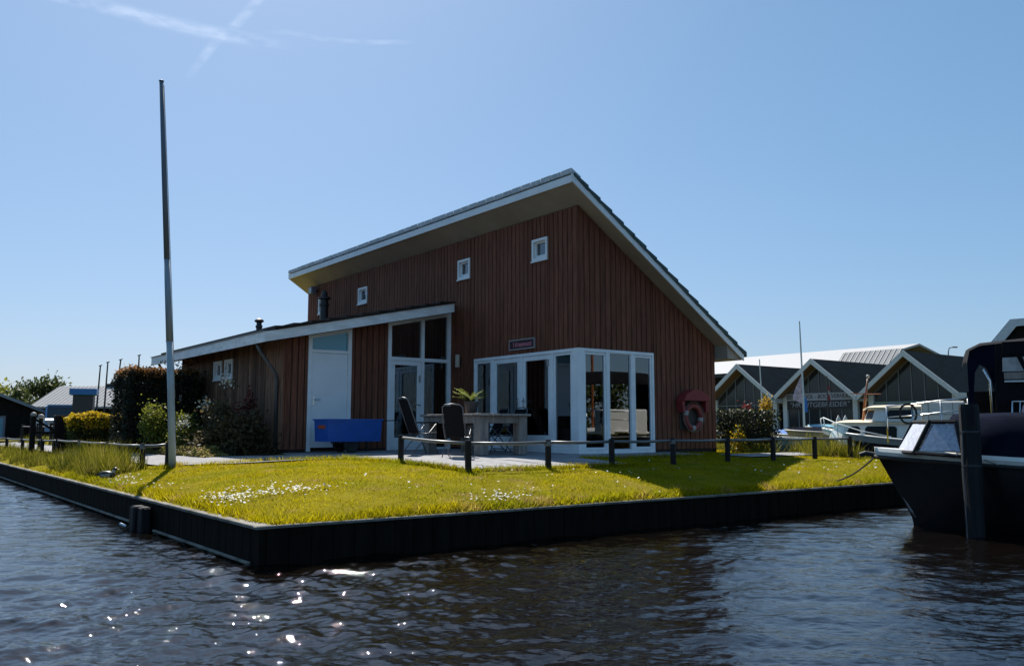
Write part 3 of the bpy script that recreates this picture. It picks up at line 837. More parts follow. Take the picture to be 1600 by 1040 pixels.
# tall window group in the wing
tf = MB()
def post_y(a, b, z0, f=ztop): tf.hexa([(a, y0, z0), (b, y0, z0), (b, y1, z0), (a, y1, z0), (a, y0, f(a)), (b, y0, f(b)), (b, y1, f(b)), (a, y1, f(a))])
post_y(-1.86, -1.77, -.04); post_y(-.22, -.13, -.04); post_y(-.96, -.88, -.04)
for a, b in ((-1.769, -.961), (-.879, -.221)):
    tf.hexa([(a, y0, ztop(a) - .08), (b, y0, ztop(b) - .08), (b, y1, ztop(b) - .08), (a, y1, ztop(a) - .08), (a, y0, ztop(a)), (b, y0, ztop(b)), (b, y1, ztop(b)), (a, y1, ztop(a))])
    tf.box(a, b, y0, y1, 2.05, 2.13); tf.box(a, b, y0, y1, -.04, .03)
tfo = tf.build('window_frame', M['white'], house)
for a, b in ((-1.769, -.961), (-.879, -.221)):
    MB().hexa([(a, S1 + .015, 2.13), (b, S1 + .015, 2.13), (b, S1 + .022, 2.13), (a, S1 + .022, 2.13), (a, S1 + .015, ztop(a) - .08), (b, S1 + .015, ztop(b) - .08), (b, S1 + .022, ztop(b) - .08), (a, S1 + .022, ztop(a) - .08)]).build('pane', M['glass'], tfo)
MB().box(-.879, -.221, S1 + .015, S1 + .022, .03, 2.05).build('pane', M['glass'], tfo)
gd = bars(house, 'glass_door', M['white'], [(a, b, S1 - .02, S1 + .045, e_, f_) for c_, d_, a, b, e_, f_ in frame_x(-1.765, -.965, .034, 2.046, .10, 0, 0, .22)])
MB().box(-1.67, -1.06, S1 + .008, S1 + .016, .25, 1.95).build('pane', M['glass'], gd)
MB().bbox(-1.03, -.985, S1 - .04, S1 - .021, 1.55, 1.72, .005).build('lock_plate', M['white_band'], gd)
MB().tube([(-1.0, S1 - .02, 1.02), (-1.0, S1 - .08, 1.02), (-1.13, S1 - .08, 1.02)], .011, 6).build('handle', M['steel'], gd)

# pipes on wall and roof
MB().tube([(-4.92, 4.75, 2.25), (-4.86, 4.76, 2.12), (-4.46, 4.84, 1.64), (-4.42, 4.86, 1.5), (-4.42, 4.86, -.1)], .038, 10).build('downpipe', M['zinc'], house, smooth=True)
MB().tube([(-4.93, 12.3, 2.26), (-4.86, 12.2, 2.1), (-4.44, 11.9, 1.78), (-4.42, 11.9, 1.6), (-4.42, 11.9, -.1)], .035, 10).build('downpipe', M['zinc'], house, smooth=True)
MB().lathe([(.07, -.35), (.065, 0), (.08, .02), (.08, .06), (.06, .08), (.06, .13), (.10, .15), (.11, .18), (.08, .21), (.03, .23)], 14, (-4.24, 6.5, zb(-4.24) + .38)).build('roof_vent', M['metal_dark'], house)
MB().lathe([(.12, -.4), (.12, .42), (.15, .44), (.15, .49), (.12, .51), (.12, .62), (.19, .64), (.19, .69), (.09, .74), (.09, .84), (.05, .9)], 16, (-.6, 10.9, zb(-.6) + .5)).build('flue_pipe', M['metal_dark'], house, smooth=False)

# lamps, sign, lifebuoy on the walls
fl = thing('floodlight', 'small grey floodlight under the roof at the far end of the house', 'lamp', W(-.06, 12.7, FLOOR + 4.86), ROT)
MB().bbox(-.22, -.05, -.13, .13, -.12, .12, .02).build('housing', M['lamp_grey'], fl)
MB().box(-.05, .04, -.03, .03, -.03, .03).build('bracket', M['metal_dark'], fl)
MB().box(-.228, -.222, -.10, .10, -.09, .09).build('lens', M['clear_plastic'], fl)
wl = thing('wall_lamp', 'beige upright wall lamp between the tall window and corner glazing', 'lamp', W(-.024, 4.3, FLOOR + 1.93), ROT)
MB().lathe([(.055, 0), (.06, .02), (.06, .29), (.055, .31)], 12, (-.09, 0, 0)).build('shade', M['beige_lamp'], wl, smooth=True)
MB().box(-.05, .0, -.03, .03, .1, .2).build('mount', M['metal_dark'], wl)
def text_mesh(name, body, size, m, parent, mw, shear=0.0, depth=.004, align='CENTER', xs=1.0):
    c = bpy.data.curves.new(name, 'FONT'); c.body = body; c.size = size; c.shear = shear; c.extrude = depth; c.align_x = align; c.align_y = 'CENTER'; c.resolution_u = 3
    tmp = bpy.data.objects.new(name + '_tmp', c); COL.objects.link(tmp)
    dg = bpy.context.evaluated_depsgraph_get(); me = bpy.data.meshes.new_from_object(tmp.evaluated_get(dg))
    bpy.data.objects.remove(tmp); bpy.data.curves.remove(c)
    me.name = name; me.materials.clear(); me.materials.append(m)
    me.transform(Matrix.Scale(xs, 4, (1, 0, 0))); me.transform(mw)
    return link(name, me, parent)
sg = thing('house_sign', "small dark name board with white rim and red lettering above the glass doors", 'sign', W(-.026, 1.84, FLOOR + 2.31), ROT)
MB().bbox(-.02, 0, -.44, .44, -.09, .09, .004).build('board', M['sign_dark'], sg)
f = MB()
for a, b, c_, d_ in ((-.46, .46, .09, .115), (-.46, .46, -.115, -.09), (-.46, -.44, -.09, .09), (.44, .46, -.09, .09)): f.box(-.03, 0, a, b, c_, d_)
f.build('rim', M['white_band'], sg)
TX = Matrix(((0, 0, -1, -.021), (-1, 0, 0, 0), (0, 1, 0, 0), (0, 0, 0, 1)))
text_mesh('lettering', "'t Kraaiennest", .155, M['letter_red'], sg, TX, .25, .003, xs=.78)
lb = thing('lifebuoy_housing', 'red lifebuoy housing with pitched canopy on the shaded gable wall', 'lifebuoy housing', W(3.24, -.025, FLOOR + .42), ROT)
MB().bbox(-.33, .33, -.03, 0, .02, .70, .01).build('back_board', M['interior_dark'], lb)
MB().prism([(-.44, .66), (.44, .66), (.34, .80), (.12, .90), (-.12, .90), (-.34, .80)], 'y', -.26, -.03).build('canopy', M['red_paint'], lb)
for sg_ in (-1, 1): MB().prism([(sg_ * .40, .40), (sg_ * .345, .40), (sg_ * .345, .655), (sg_ * .44, .655)], 'y', -.2, -.03).build('side_cheek', M['red_paint'], lb)
by = thing('lifebuoy', 'faded red lifebuoy ring with pale bands hanging in the red housing', 'lifebuoy', W(3.24, -.14, FLOOR + .72), ROT)
def ring_arc(a0, a1, r0, r1, n=10, k=10):
    return MB().loft([[((r0 + r1 * math.cos(b)) * math.cos(a), r1 * .9 * math.sin(b), (r0 + r1 * math.cos(b)) * math.sin(a)) for b in np.linspace(0, 6.2832, k, endpoint=False)] for a in np.linspace(a0, a1, n)], True, True)
ring_arc(0, 6.2831, .25, .065, 40).build('ring', M['red_buoy'], by, smooth=True)
for q in (150, 255, 335): ring_arc(R(q), R(q + 22), .25, .068, 5).build('band', M['white_band'], by, smooth=True)
MB().tube([(.33 * math.cos(a), -.03 + .01 * math.sin(a * 8), .33 * math.sin(a)) for a in np.linspace(0, 6.28, 40)], .007, 5).build('grab_line', M['rope'], by)

# ------------------------------------------------------------------ things on the patio
# table
TB = thing('garden_table', 'heavy weathered timber table with square post legs on the patio', 'table', W(-1.78, 1.15, ground(-1.78, 1.15) + .034), ROT)
for k in range(5):
    a = -.60 + k * .24
    MB().bbox(a + .003, a + .237, -1.1, 1.1, .735, .78, .006).build('top_plank', M['table_wood'], TB)
for a in (-.56, .36):
    for b in (-1.02, .82):
        MB().bbox(a, a + .2, b, b + .2, 0, .735, .008).build('leg', M['table_wood'], TB)
for a in (-.55, .50):
    MB().bbox(a, a + .05, -.815, .815, .60, .733, .005).build('apron', M['table_wood'], TB)
for b in (-1.0, .95):
    MB().bbox(-.355, .355, b, b + .05, .60, .733, .005).build('apron', M['table_wood'], TB)
pp = thing('potted_fern', 'bright green fern in a dark pot on the timber table', 'potted plant', W(-1.95, 1.0, ground(-1.78, 1.15) + .034 + .781), 0)
MB().lathe([(.085, 0), (.11, .02), (.14, .22), (.145, .25), (.125, .25), (.115, .2)], 16).build('pot', M['terracotta'], pp, smooth=True)
fr = np.random.default_rng(4); pl = []
for k in range(34):
    az = fr.random() * 6.28; L_ = .28 + .14 * fr.random(); el = .55 + .8 * fr.random()
    for q in np.linspace(.08, 1, 13):
        r_ = L_ * q * math.cos(el * (1 - .45 * q)); z_ = .23 + L_ * (math.sin(el) * q - .28 * q * q)
        c_ = np.array([r_ * math.cos(az), r_ * math.sin(az), z_]); side = np.array([-math.sin(az), math.cos(az), 0]); fw = np.array([math.cos(az), math.sin(az), .1])
        w_ = .055 * (1 - q * .7) + .012
        for sg_ in (-1, 1):
            pl += [c_ - fw * .012, c_ + side * sg_ * w_ * .6 + fw * .004, c_ + side * sg_ * w_ + fw * .02 - np.array([0, 0, .01]), c_ + fw * .016]
link('fronds', np_mesh('fronds', np.array(pl), 4, M['fern']), pp)

# folding chairs (local: seat faces +x, the table)
def make_chair(label):
    o = thing('garden_chair', label, 'chair', (0, 0, 0), 0, 'folding chairs round the patio table')
    lean = .30
    def bk(q, y, d=0.0): return (-.22 - lean * q + d, y, .40 + .70 * q)
    rows = [[bk(q, y, -.02 * math.sin(math.pi * (y + .21) / .42) + .012) for y in np.linspace(-.205, .205, 7)] for q in np.linspace(0.02, .97, 8)]
    mb = MB().loft(rows, closed=False); mb.loft([[(p[0] - .012, p[1], p[2]) for p in r] for r in rows], closed=False)
    mb.build('backrest', M['mesh_fabric'], o, smooth=True)
    fr_ = MB()
    fr_.tube([bk(0, -.23), bk(.5, -.235), bk(.93, -.22), bk(1.0, -.16), bk(1.03, 0), bk(1.0, .16), bk(.93, .22), bk(.5, .235), bk(0, .23)], .014, 7)
    fr_.build('back_frame', M['chair_metal'], o, smooth=True)
    MB().bbox(-.21, .22, -.21, .21, .395, .415, .008).build('seat', M['mesh_fabric'], o)
    MB().tube([(-.22, -.23, .40), (.22, -.23, .42), (.25, -.15, .41), (.25, .15, .41), (.22, .23, .42), (-.22, .23, .40)], .013, 7).build('seat_frame', M['chair_metal'], o, smooth=True)
    for y in (-.26, .26):
        MB().tube([(.24, y, .0), (.1, y, .3), (-.20, y, .62)], .012, 7).build('leg', M['chair_metal'], o, smooth=True)
        MB().tube([(-.40, y * .93, .0), (-.1, y * .93, .3), (.2, y * .93, .60)], .012, 7).build('leg', M['chair_metal'], o, smooth=True)
        MB().bbox(-.30, .24, y - .028, y + .028, .615, .64, .01).build('armrest', M['mesh_fabric'], o)
    for x_, y_ in ((.2, .26), (-.36, .24)): MB().tube([(x_, -y_, .07), (x_, y_, .07)], .01, 6).build('stretcher', M['chair_metal'], o)
    return o
ch = make_chair('dark mesh chair seen from behind, nearest the front patio corner')
def place(o, t, s, rz):
    o.location = W(t, s, ground(t, s) + .036); o.rotation_euler = (0, 0, ROT + rz)
place(ch, -2.85, .10, R(44)); ch.scale = (.92, .84, .84)
for t, s, rz, lab in ((-2.72, 1.55, R(2), 'dark mesh chair with tall back in front of the tall window group'),
                      (-.74, 1.5, R(186), 'dark mesh chair beyond the table, partly hidden by its near post leg'),
                      (-.74, 2.2, R(175), 'dark mesh chair beyond the table, with its top showing beside the fern')):
    c = copy_tree(ch); c['label'] = lab; place(c, t, s, rz); c.scale = (.92, .80, .98) if t < -2 else (.92, .90, .84)

# blue hand cart in front of the white door
ca = thing('hand_cart', 'blue tub hand cart with long pull handle in front of the white door', 'cart', W(-3.3, 3.65, ground(-3.3, 3.65) + .036), ROT)
x0, x1, yy0, yy1 = -.62, .62, -.34, .34
tub = MB(); zc0, zc1 = .23, .70
outer = lambda e, z: [(x0 + e, yy0 + e, z), (x1 - e, yy0 + e, z), (x1 - e, yy1 - e, z), (x0 + e, yy1 - e, z)]
tub.loft([outer(.018, zc0), outer(.0, zc1 - .03), outer(-.025, zc1 - .03), outer(-.025, zc1), outer(.02, zc1), outer(.06, zc0 + .03)], True, True)
tub.build('tub', M['blue_plastic'], ca)
MB().box(x0 - .008, x0 + .012, -.2, .12, .50, .57).build('reflector', M['orange'], ca)
for y in (-.26, .26):
    wv = MB()
    wv.loft([[(.0 - .05 + (r_) * math.cos(a), y + d_, .17 + r_ * math.sin(a)) for a in np.linspace(0, 6.2832, 18, endpoint=False)] for r_, d_ in ((.07, -.03), (.15, -.045), (.17, -.02), (.17, .02), (.15, .045), (.07, .03))], True, True)
    wv.build('wheel', M['rubber'], ca, smooth=False)
MB().tube([(-.05, -.26, .17), (-.05, .26, .17)], .015, 6).box(-.3, .2, -.2, .2, .19, .225).tube([(.45, 0, .22), (.47, 0, .02)], .02, 6).build('undercarriage', M['metal_dark'], ca)
MB().tube([(.6, 0, .66), (.9, 0, .67), (1.22, 0, .68)], .013, 6).tube([(1.22, -.10, .68), (1.22, .10, .68)], .014, 6).build('pull_handle', M['metal_dark'], ca)

# flagpole
fp = thing('flagpole', 'tall pale flagpole leaning left at the lawn edge', 'flagpole', G(-7.01, 3.11, -.05), 0)
base = G(-7.01, 3.11, 0); top = Vector((-6.66, 15.9, 7.93)) - base
P1 = top * .40
MB().tube([(0, 0, -.3), top * .2, top * .32], [.066, .063, .060], 14).build('lower_mast', M['pole_paint'], fp, smooth=True)
MB().tube([top * .32, top * .42, top * .53], [.060, .057, .053], 14).build('middle_mast', M['pole_mid'], fp, smooth=True)
MB().tube([top * .53, top * .78, top], [.053, .047, .038], 12).lathe([(.045, 0), (.05, .015), (.025, .03)], 10, top).build('upper_mast', M['pole_wood'], fp, smooth=True)
MB().tube([top * .99 + Vector((.055, -.02, 0)), top * .7 + Vector((.075, -.03, 0)), top * .4 + Vector((.09, -.05, 0)), top * .18 + Vector((.09, -.06, 0))], .006, 5).build('halyard', M['rope'], fp)
MB().bbox(.055, .09, -.03, .03, top.z * .17, top.z * .185, .005).build('cleat', M['metal_dark'], fp)

# ------------------------------------------------------------------ low railings
def railing(label, pts, cap_alt=None, post_h=.46, rail_h=.43, skip=(), r=.05, grp=None, rail_m='rail', rr=.024):
    o = thing('low_railing', label, 'railing', G(*pts[0]), 0)
    B = o.location
    tops = []
    for i, (t, s) in enumerate(pts):
        b = G(t, s) - B
        lean = Vector((random.uniform(-.012, .012), random.uniform(-.012, .012), 0))
        p = MB().tube([b + Vector((0, 0, -.25)), b + Vector((0, 0, post_h - .02)) + lean, b + Vector((0, 0, post_h)) + lean], [r, r, r * .8], 10).build('post', M['black_paint'], o, smooth=False)
        if cap_alt and i in cap_alt:
            MB().lathe([(r * 1.08, 0), (r * 1.08, .07), (r * .9, .08)], 10, b + Vector((0, 0, post_h - .1)) + lean).build('clamp', M['rail'], p)
        tops.append(b + Vector((0, 0, rail_h - .015)) + lean)
    for i, (a, b) in enumerate(zip(tops, tops[1:])):
        if i in skip: continue
        MB().tube([a, (a + b) * .5 + Vector((0, 0, -.012)), b], rr, 8).build('rail', M[rail_m], o, smooth=True)
    return o
railing('low black post railing along the patio front and past the gable', [(-4.45, -.63), (-4.45, -2.62), (-2.96, -2.64), (-1.58, -2.62), (-.10, -2.62), (1.36, -2.62), (2.76, -2.6), (4.13, -2.6), (5.45, -2.58)], cap_alt=(2, 4))
railing('low railing with grey top rail beside the left path', [(-7.05, 3.36), (-7.33, 3.98), (-7.32, 6.9), (-7.32, 9.8), (-7.32, 12.76), (-7.45, 14.3), (-7.5, 17.5), (-7.5, 21), (-7.5, 25)], cap_alt=(1, 3))
railing('rusty brown post railing on the far side of the left path', [(-6.0, 17.3), (-6.0, 19.5), (-6.0, 22), (-6.0, 25), (-6.0, 29)], post_h=.8, rail_h=.7, r=.06)
# timber gate with tall posts on the left
gt = thing('timber_gate', 'dark timber gate posts with sloping brace beside the left path', 'gate', G(-7.2, 14.9), ROT)
for x, h_, w_ in ((-.42, 1.06, .07), (.28, 1.10, .16)):
    p = MB().bbox(x - w_, x + w_, -w_, w_, -.3, h_, .02).build('post', M['black_wood'], gt)
    if x < 0: MB().lathe([(.06, 0), (.085, .04), (.06, .10), (.02, .12)], 12, (x, 0, h_)).build('cap', M['white_band'], p, smooth=True)
MB().tube([(-.4, 0, 1.0), (.28, -.02, .55)], .035, 6).build('brace', M['black_wood'], gt)
MB().bbox(.48, .60, -.05, .05, -.3, .62, .02).build('post', M['black_wood'], gt)
MB().tube([(-.42, .02, .6), (.55, .02, .6)], .03, 6).build('rail', M['black_wood'], gt)
bl_ = thing('path_bollard', 'slim bollard with white round cap at the left picture edge', 'bollard', G(-6.9, 18.4), 0)
MB().tube([(0, 0, -.2), (0, 0, 1.0)], .06, 10).build('shaft', M['black_paint'], bl_)
MB().lathe([(.07, 0), (.1, .05), (.07, .12), (.02, .14)], 12, (0, 0, 1.0)).build('cap', M['white_band'], bl_, smooth=True)

# ------------------------------------------------------------------ duck
dk = thing('mallard_duck', 'mallard drake resting on the grass above the left bank', 'duck', G(-8.14, 3.02, .03), R(2)); dk.scale = (.65, .65, .62)
def ellips(c, rx, ry, rz_, n=10, k=14, tilt=0.0):
    mb = MB(); rings = []
    for i in range(n + 1):
        q = math.pi * i / n; x = -rx * math.cos(q); rr = math.sin(q) + 1e-3
        rings.append([(c[0] + x, c[1] + ry * rr * math.cos(a), c[2] + rz_ * rr * math.sin(a) + tilt * x) for a in np.linspace(0, 6.2832, k, endpoint=False)])
    return mb.loft(rings, True, True)
ellips((0, 0, .10), .20, .095, .10, tilt=.05).build('body', M['duck_grey'], dk, smooth=True)
ellips((.135, 0, .095), .085, .085, .085).build('breast', M['duck_brown'], dk, smooth=True)
ellips((-.03, 0, .15), .17, .098, .06, tilt=.02).build('wing', M['duck_dark'], dk, smooth=True)
MB().prism([(-.16, .07), (-.30, .10), (-.29, .13), (-.16, .15)], 'y', -.04, .04).build('tail', M['duck_dark'], dk)
nk = MB().tube([(.13, 0, .13), (.17, 0, .19), (.185, 0, .235)], [.055, .04, .036], 10).build('neck', M['white_band'], dk, smooth=True)
hd = ellips((.205, 0, .26), .06, .042, .046).build('head', M['duck_dark'], dk, smooth=True)
MB().prism([(.25, .245), (.315, .238), (.315, .25), (.25, .27)], 'y', -.02, .02).build('bill', M['bill'], hd)
for y in (-.042, .042): ellips((.225, y, .27), .007, .004, .007, 4, 6).build('eye', M['rubber'], hd)

# ------------------------------------------------------------------ vegetation near the house
def foliage(name, pts, size, m, parent, aspect=.55, rng=RNG, up=0.0):
    return link(name, np_mesh(name, leaves(pts, size, rng, aspect, up), 4, m), parent)
def shell(n, lo, hi, rng, depth=.18, bump=.06):
    """points near the faces of a box, in the box's own frame, with an uneven surface"""
    lo, hi = np.array(lo), np.array(hi); d = hi - lo
    ar = np.array([d[1] * d[2], d[1] * d[2], d[0] * d[2], d[0] * d[2], d[0] * d[1]])
    f = rng.choice(5, n, p=ar / ar.sum()); p = lo + d * rng.random((n, 3))
    dep = np.abs(rng.normal(size=n)) * depth
    wob = bump * (np.sin(p[:, 0] * 5.1 + p[:, 2] * 3) + np.sin(p[:, 1] * 4.3 + 1.7 * p[:, 2]) + np.sin(p[:, 0] * 2 + p[:, 1] * 2.3))
    dep = dep - wob
    for i, (ax, sgn) in enumerate(((0, 1), (0, -1), (1, 1), (1, -1), (2, -1))):
        k = f == i
        p[k, ax] = (lo[ax] if (sgn == 1) else hi[ax]) + sgn * dep[k]
    return p
def twigs(parent, lo, hi, n, m='bark', rng=RNG):
    mb = MB()
    for i in range(n):
        x = lo[0] + (hi[0] - lo[0]) * rng.random(); y = lo[1] + (hi[1] - lo[1]) * rng.random()
        mb.tube([(x, y, lo[2] - .1), (x + rng.normal() * .08, y + rng.normal() * .08, (lo[2] + hi[2]) * .5), (x + rng.normal() * .15, y + rng.normal() * .15, hi[2] * .96)], [.022, .015, .006], 5)
    return mb.build('stem', M[m], parent)
hr = np.random.default_rng(21)
hg = thing('clipped_hedge', 'tall dark clipped hedge with coppery top beside the low side wing', 'hedge', G(-5.5, 11.0), ROT)
lo, hi = (-.85, -1.5, 0), (.85, .15, 2.0)
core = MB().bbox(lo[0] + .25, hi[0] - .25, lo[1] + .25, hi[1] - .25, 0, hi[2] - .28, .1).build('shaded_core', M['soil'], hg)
foliage('foliage', shell(22000, lo, hi, hr, .12, .05), .075, M['hedge_dark'], hg, rng=hr)
tp = np.stack([lo[0] + (hi[0] - lo[0]) * hr.random(7000), lo[1] + (hi[1] - lo[1]) * hr.random(7000), hi[2] - .14 + .18 * hr.random(7000) + .05 * np.abs(hr.normal(size=7000))], 1)
foliage('young_leaves', tp, .07, M['hedge_tip'], hg, rng=hr)
sp = []
for k in range(26):
    x, y = lo[0] + (hi[0] - lo[0]) * hr.random(), lo[1] + (hi[1] - lo[1]) * hr.random(); H_ = .05 + .09 * hr.random()
    for q in np.linspace(0, 1, 9): sp.append((x + .05 * hr.normal() * q, y + .05 * hr.normal() * q, hi[2] + H_ * q))
stuff(foliage('shoots', np.array(sp), .05, M['hedge_tip'], hg, rng=hr))
twigs(hg, lo, hi, 14, rng=hr)
h2 = thing('dark_shrub', 'dark ragged shrub between the clipped hedge and the wing wall', 'shrub', G(-4.85, 10.5), ROT)
q = hr.normal(size=(7000, 3)) * np.array([.25, .42, .42]) + np.array([0, 0, 1.15]); q = q[q[:, 2] > .05]
foliage('foliage', q, .08, M['hedge_dark'], h2, rng=hr); twigs(h2, (-.2, -.5, 0), (.2, .5, 1.9), 9, rng=hr)
h3 = thing('yellow_hedge', 'low hedge with bright yellow top left of the tall dark hedge', 'hedge', G(-6.15, 15.0), ROT)
lo, hi = (-.7, -1.6, 0), (.9, .45, .90)
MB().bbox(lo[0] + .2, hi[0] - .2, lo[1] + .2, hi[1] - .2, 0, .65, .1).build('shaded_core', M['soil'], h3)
foliage('foliage', shell(12000, lo, hi, hr, .10, .05), .075, M['green_leaf'], h3, rng=hr)
p3 = shell(26000, lo, hi, hr, .05, .06); p3 = p3[p3[:, 2] > .64 + .08 * hr.normal(size=len(p3))]
p3[:, 2] += .05
foliage('yellow_leaves', p3, .075, M['yellow_leaf'], h3, rng=hr); twigs(h3, lo, hi, 10, rng=hr)
def bush(name, label, loc, rad, n, size, m, cat='shrub', extra=(), rng=hr, z0=.02, shape='ball', stems=6, group=None):
    o = thing(name, label, cat, loc, 0, group)
    rad = np.array(rad)
    lob = rng.normal(size=(9, 3)) * rad * .42 + np.array([0, 0, rad[2]])
    w_ = rng.integers(0, 9, n)
    p = lob[w_] + rng.normal(size=(n, 3)) * rad * .30
    p[:, 2] = np.abs(p[:, 2] - z0) + z0
    foliage('foliage', p, size, M[m], o, rng=rng)
    for (mm, k, sz, zmin) in extra:
        q = lob[rng.integers(0, 9, k)] + rng.normal(size=(k, 3)) * rad * .34
        q[:, 2] = np.maximum(q[:, 2], rad[2] * zmin)
        foliage('blossom' if 'blossom' in mm else 'bright_leaves', q, sz, M[mm], o, rng=rng)
    mb = MB()
    for i in range(stems):
        l = lob[i % 9]
        mb.tube([(l[0] * .15, l[1] * .15, -.1), (l[0] * .5, l[1] * .5, l[2] * .5), tuple(l)], [.02, .014, .006], 5)
    mb.build('stem', M['bark'], o)
    return o
bush('wild_shrub', 'big dark shrub with a few cream blossom heads against the wing wall', G(-5.0, 6.1), (.50, .75, .42), 5000, .085, 'bush_leaf', extra=())
bush('wild_shrub', 'brownish shrub at the wing corner beside the downpipe', G(-4.95, 5.2), (.36, .45, .46), 2800, .075, 'bush_leaf')
bush('red_leaved_shrub', 'dark red leaved shrub beside the downpipe under the small windows', G(-4.75, 5.45), (.24, .28, .62), 1000, .08, 'red_leaf')
bush('light_shrub', 'fresh light green shrub just left of the flagpole in the bed', G(-5.9, 8.6), (.36, .55, .48), 2600, .07, 'light_leaf')
bush('light_shrub', 'yellow green shrub right of the flagpole in the bed', G(-5.6, 7.4), (.32, .4, .42), 1900, .065, 'light_leaf', extra=(('green_leaf', 700, .07, .2),))
def flower_stem(loc, hgt, label):
    o = thing('blossom_stem', label, 'flower', loc, 0)
    MB().tube([(0, 0, 0), (.05, 0, hgt * .6), (.02, .03, hgt)], [.012, .009, .005], 5).build('stem', M['bark'], o)
    r_ = np.random.default_rng(int(hgt * 100)); p = r_.normal(size=(70, 3)) * np.array([.09, .09, .08]) + np.array([.02, .03, hgt])
    stuff(foliage('petals', p, .055, M['blossom'], o, aspect=.8, rng=r_))
    p = r_.normal(size=(160, 3)) * np.array([.1, .1, hgt * .25]) + np.array([.03, 0, hgt * .55]); foliage('leaves', p, .06, M['green_leaf'], o, rng=r_)
flower_stem(G(-5.0, 6.35), 1.62, 'cream blossom head high on the wing wall under the small windows')
flower_stem(G(-5.3, 6.9), 1.12, 'cream blossom head lower left in the big dark shrub')
flower_stem(G(-5.75, 7.0), .72, 'pale leafy stem low in the bed right of the flagpole')
bd = []
rg = np.random.default_rng(8)
t = -6.0 + .5 * rg.random(5200); s = 4.6 + 5 * rg.random(5200); hgt = .22 * rg.random(5200) * (.6 + .4 * np.sin(s * 5))
bd = np.stack([AX + t * CT - s * ST, AY + t * ST + s * CT, ground_np(t, s) + .02 + hgt], 1)
stuff(tag(link('bed_plants', np_mesh('bed_plants', leaves(bd, .07, rg, .5), 4, M['bed_leaf'])), 'low pale flowering bed plants edging the path', 'plants'))
t = -5.5 + 1.1 * rg.random(6500); s = 4.5 + 9 * rg.random(6500); hgt = .55 * rg.random(6500) ** 1.5
bd = np.stack([AX + t * CT - s * ST, AY + t * ST + s * CT, ground_np(t, s) + .02 + hgt], 1)
stuff(tag(link('bed_undergrowth', np_mesh('bed_undergrowth', leaves(bd, .085, rg, .4, .4), 4, M['bush_leaf'])), 'dark undergrowth in the bed along the wing wall', 'plants'))
# tall grass between the bank and the path
def tall_grass(name, label, t0, t1, s0, s1, n, h, seed, m='tall_blade', w=.014):
    r_ = np.random.default_rng(seed)
    nc = max(8, n // 130)
    ct = t0 + (t1 - t0) * r_.random(nc); cs = s0 + (s1 - s0) * r_.random(nc); hs = .35 + .95 * r_.random(nc) ** 1.3
    i = r_.integers(0, nc, n)
    t = np.clip(ct[i] + r_.normal(size=n) * .15, t0 - .08, t1 + .08); s = cs[i] + r_.normal(size=n) * .17
    p = np.stack([AX + t * CT - s * ST, AY + t * ST + s * CT, ground_np(t, s)], 1)
    return stuff(tag(link(name, np_mesh(name, blades(p, h * hs[i], w, r_, .35), 3, M[m])), label, 'grass'))
tall_grass('tall_grass', 'tall yellow green grass clumps between left bank and path', -8.15, -7.35, 3.7, 8.0, 7000, .34, 31)
tall_grass('meadow_grass', 'rough meadow grass along the far left bank', -8.25, -7.3, 7.6, 26, 9000, .22, 32)
tall_grass('verge_grass', 'rough grass on the bank right of the house behind the railing', 4.9, 7.0, -2.5, 6, 9000, .38, 33)
tall_grass('path_side_grass', 'grass on the inner side of the left path', -6.1, -4.6, 17.5, 30, 5000, .22, 34)
# right of the gable: dark hedge, golden shrub
h4 = thing('clipped_hedge', 'dark twiggy hedge right of the gable wall behind the railing', 'hedge', G(5.35, .1), ROT)
lo, hi = (-.75, -.5, .2), (.75, .5, .98)
p4 = lo + (np.array(hi) - np.array(lo)) * hr.random((8000, 3)); foliage('foliage', p4, .065, M['hedge_dark'], h4, rng=hr)
p4 = np.array([-.75, -.5, 0]) + np.array([1.5, 1, 1.0]) * hr.random((700, 3)); foliage('bright_leaves', p4, .055, M['light_leaf'], h4, rng=hr)
twigs(h4, (-.6, -.3, 0), (.6, .3, .95), 12, rng=hr)
bush('yellow_shrub', 'small yellow flowering shrub at the foot of the hedge by the gable', G(4.55, -.35), (.2, .2, .26), 500, .055, 'yellow_leaf', extra=(('green_leaf', 300, .05, .1),))
bush('red_leaved_shrub', 'red leaved shrub at the right end of the twiggy hedge', G(6.1, .6), (.24, .28, .47), 1200, .07, 'red_leaf')
bush('golden_shrub', 'upright golden leaved shrub in front of the first gabled house', spot(1194, 27, .7), (.18, .18, .72), 3200, .075, 'autumn_leaf')

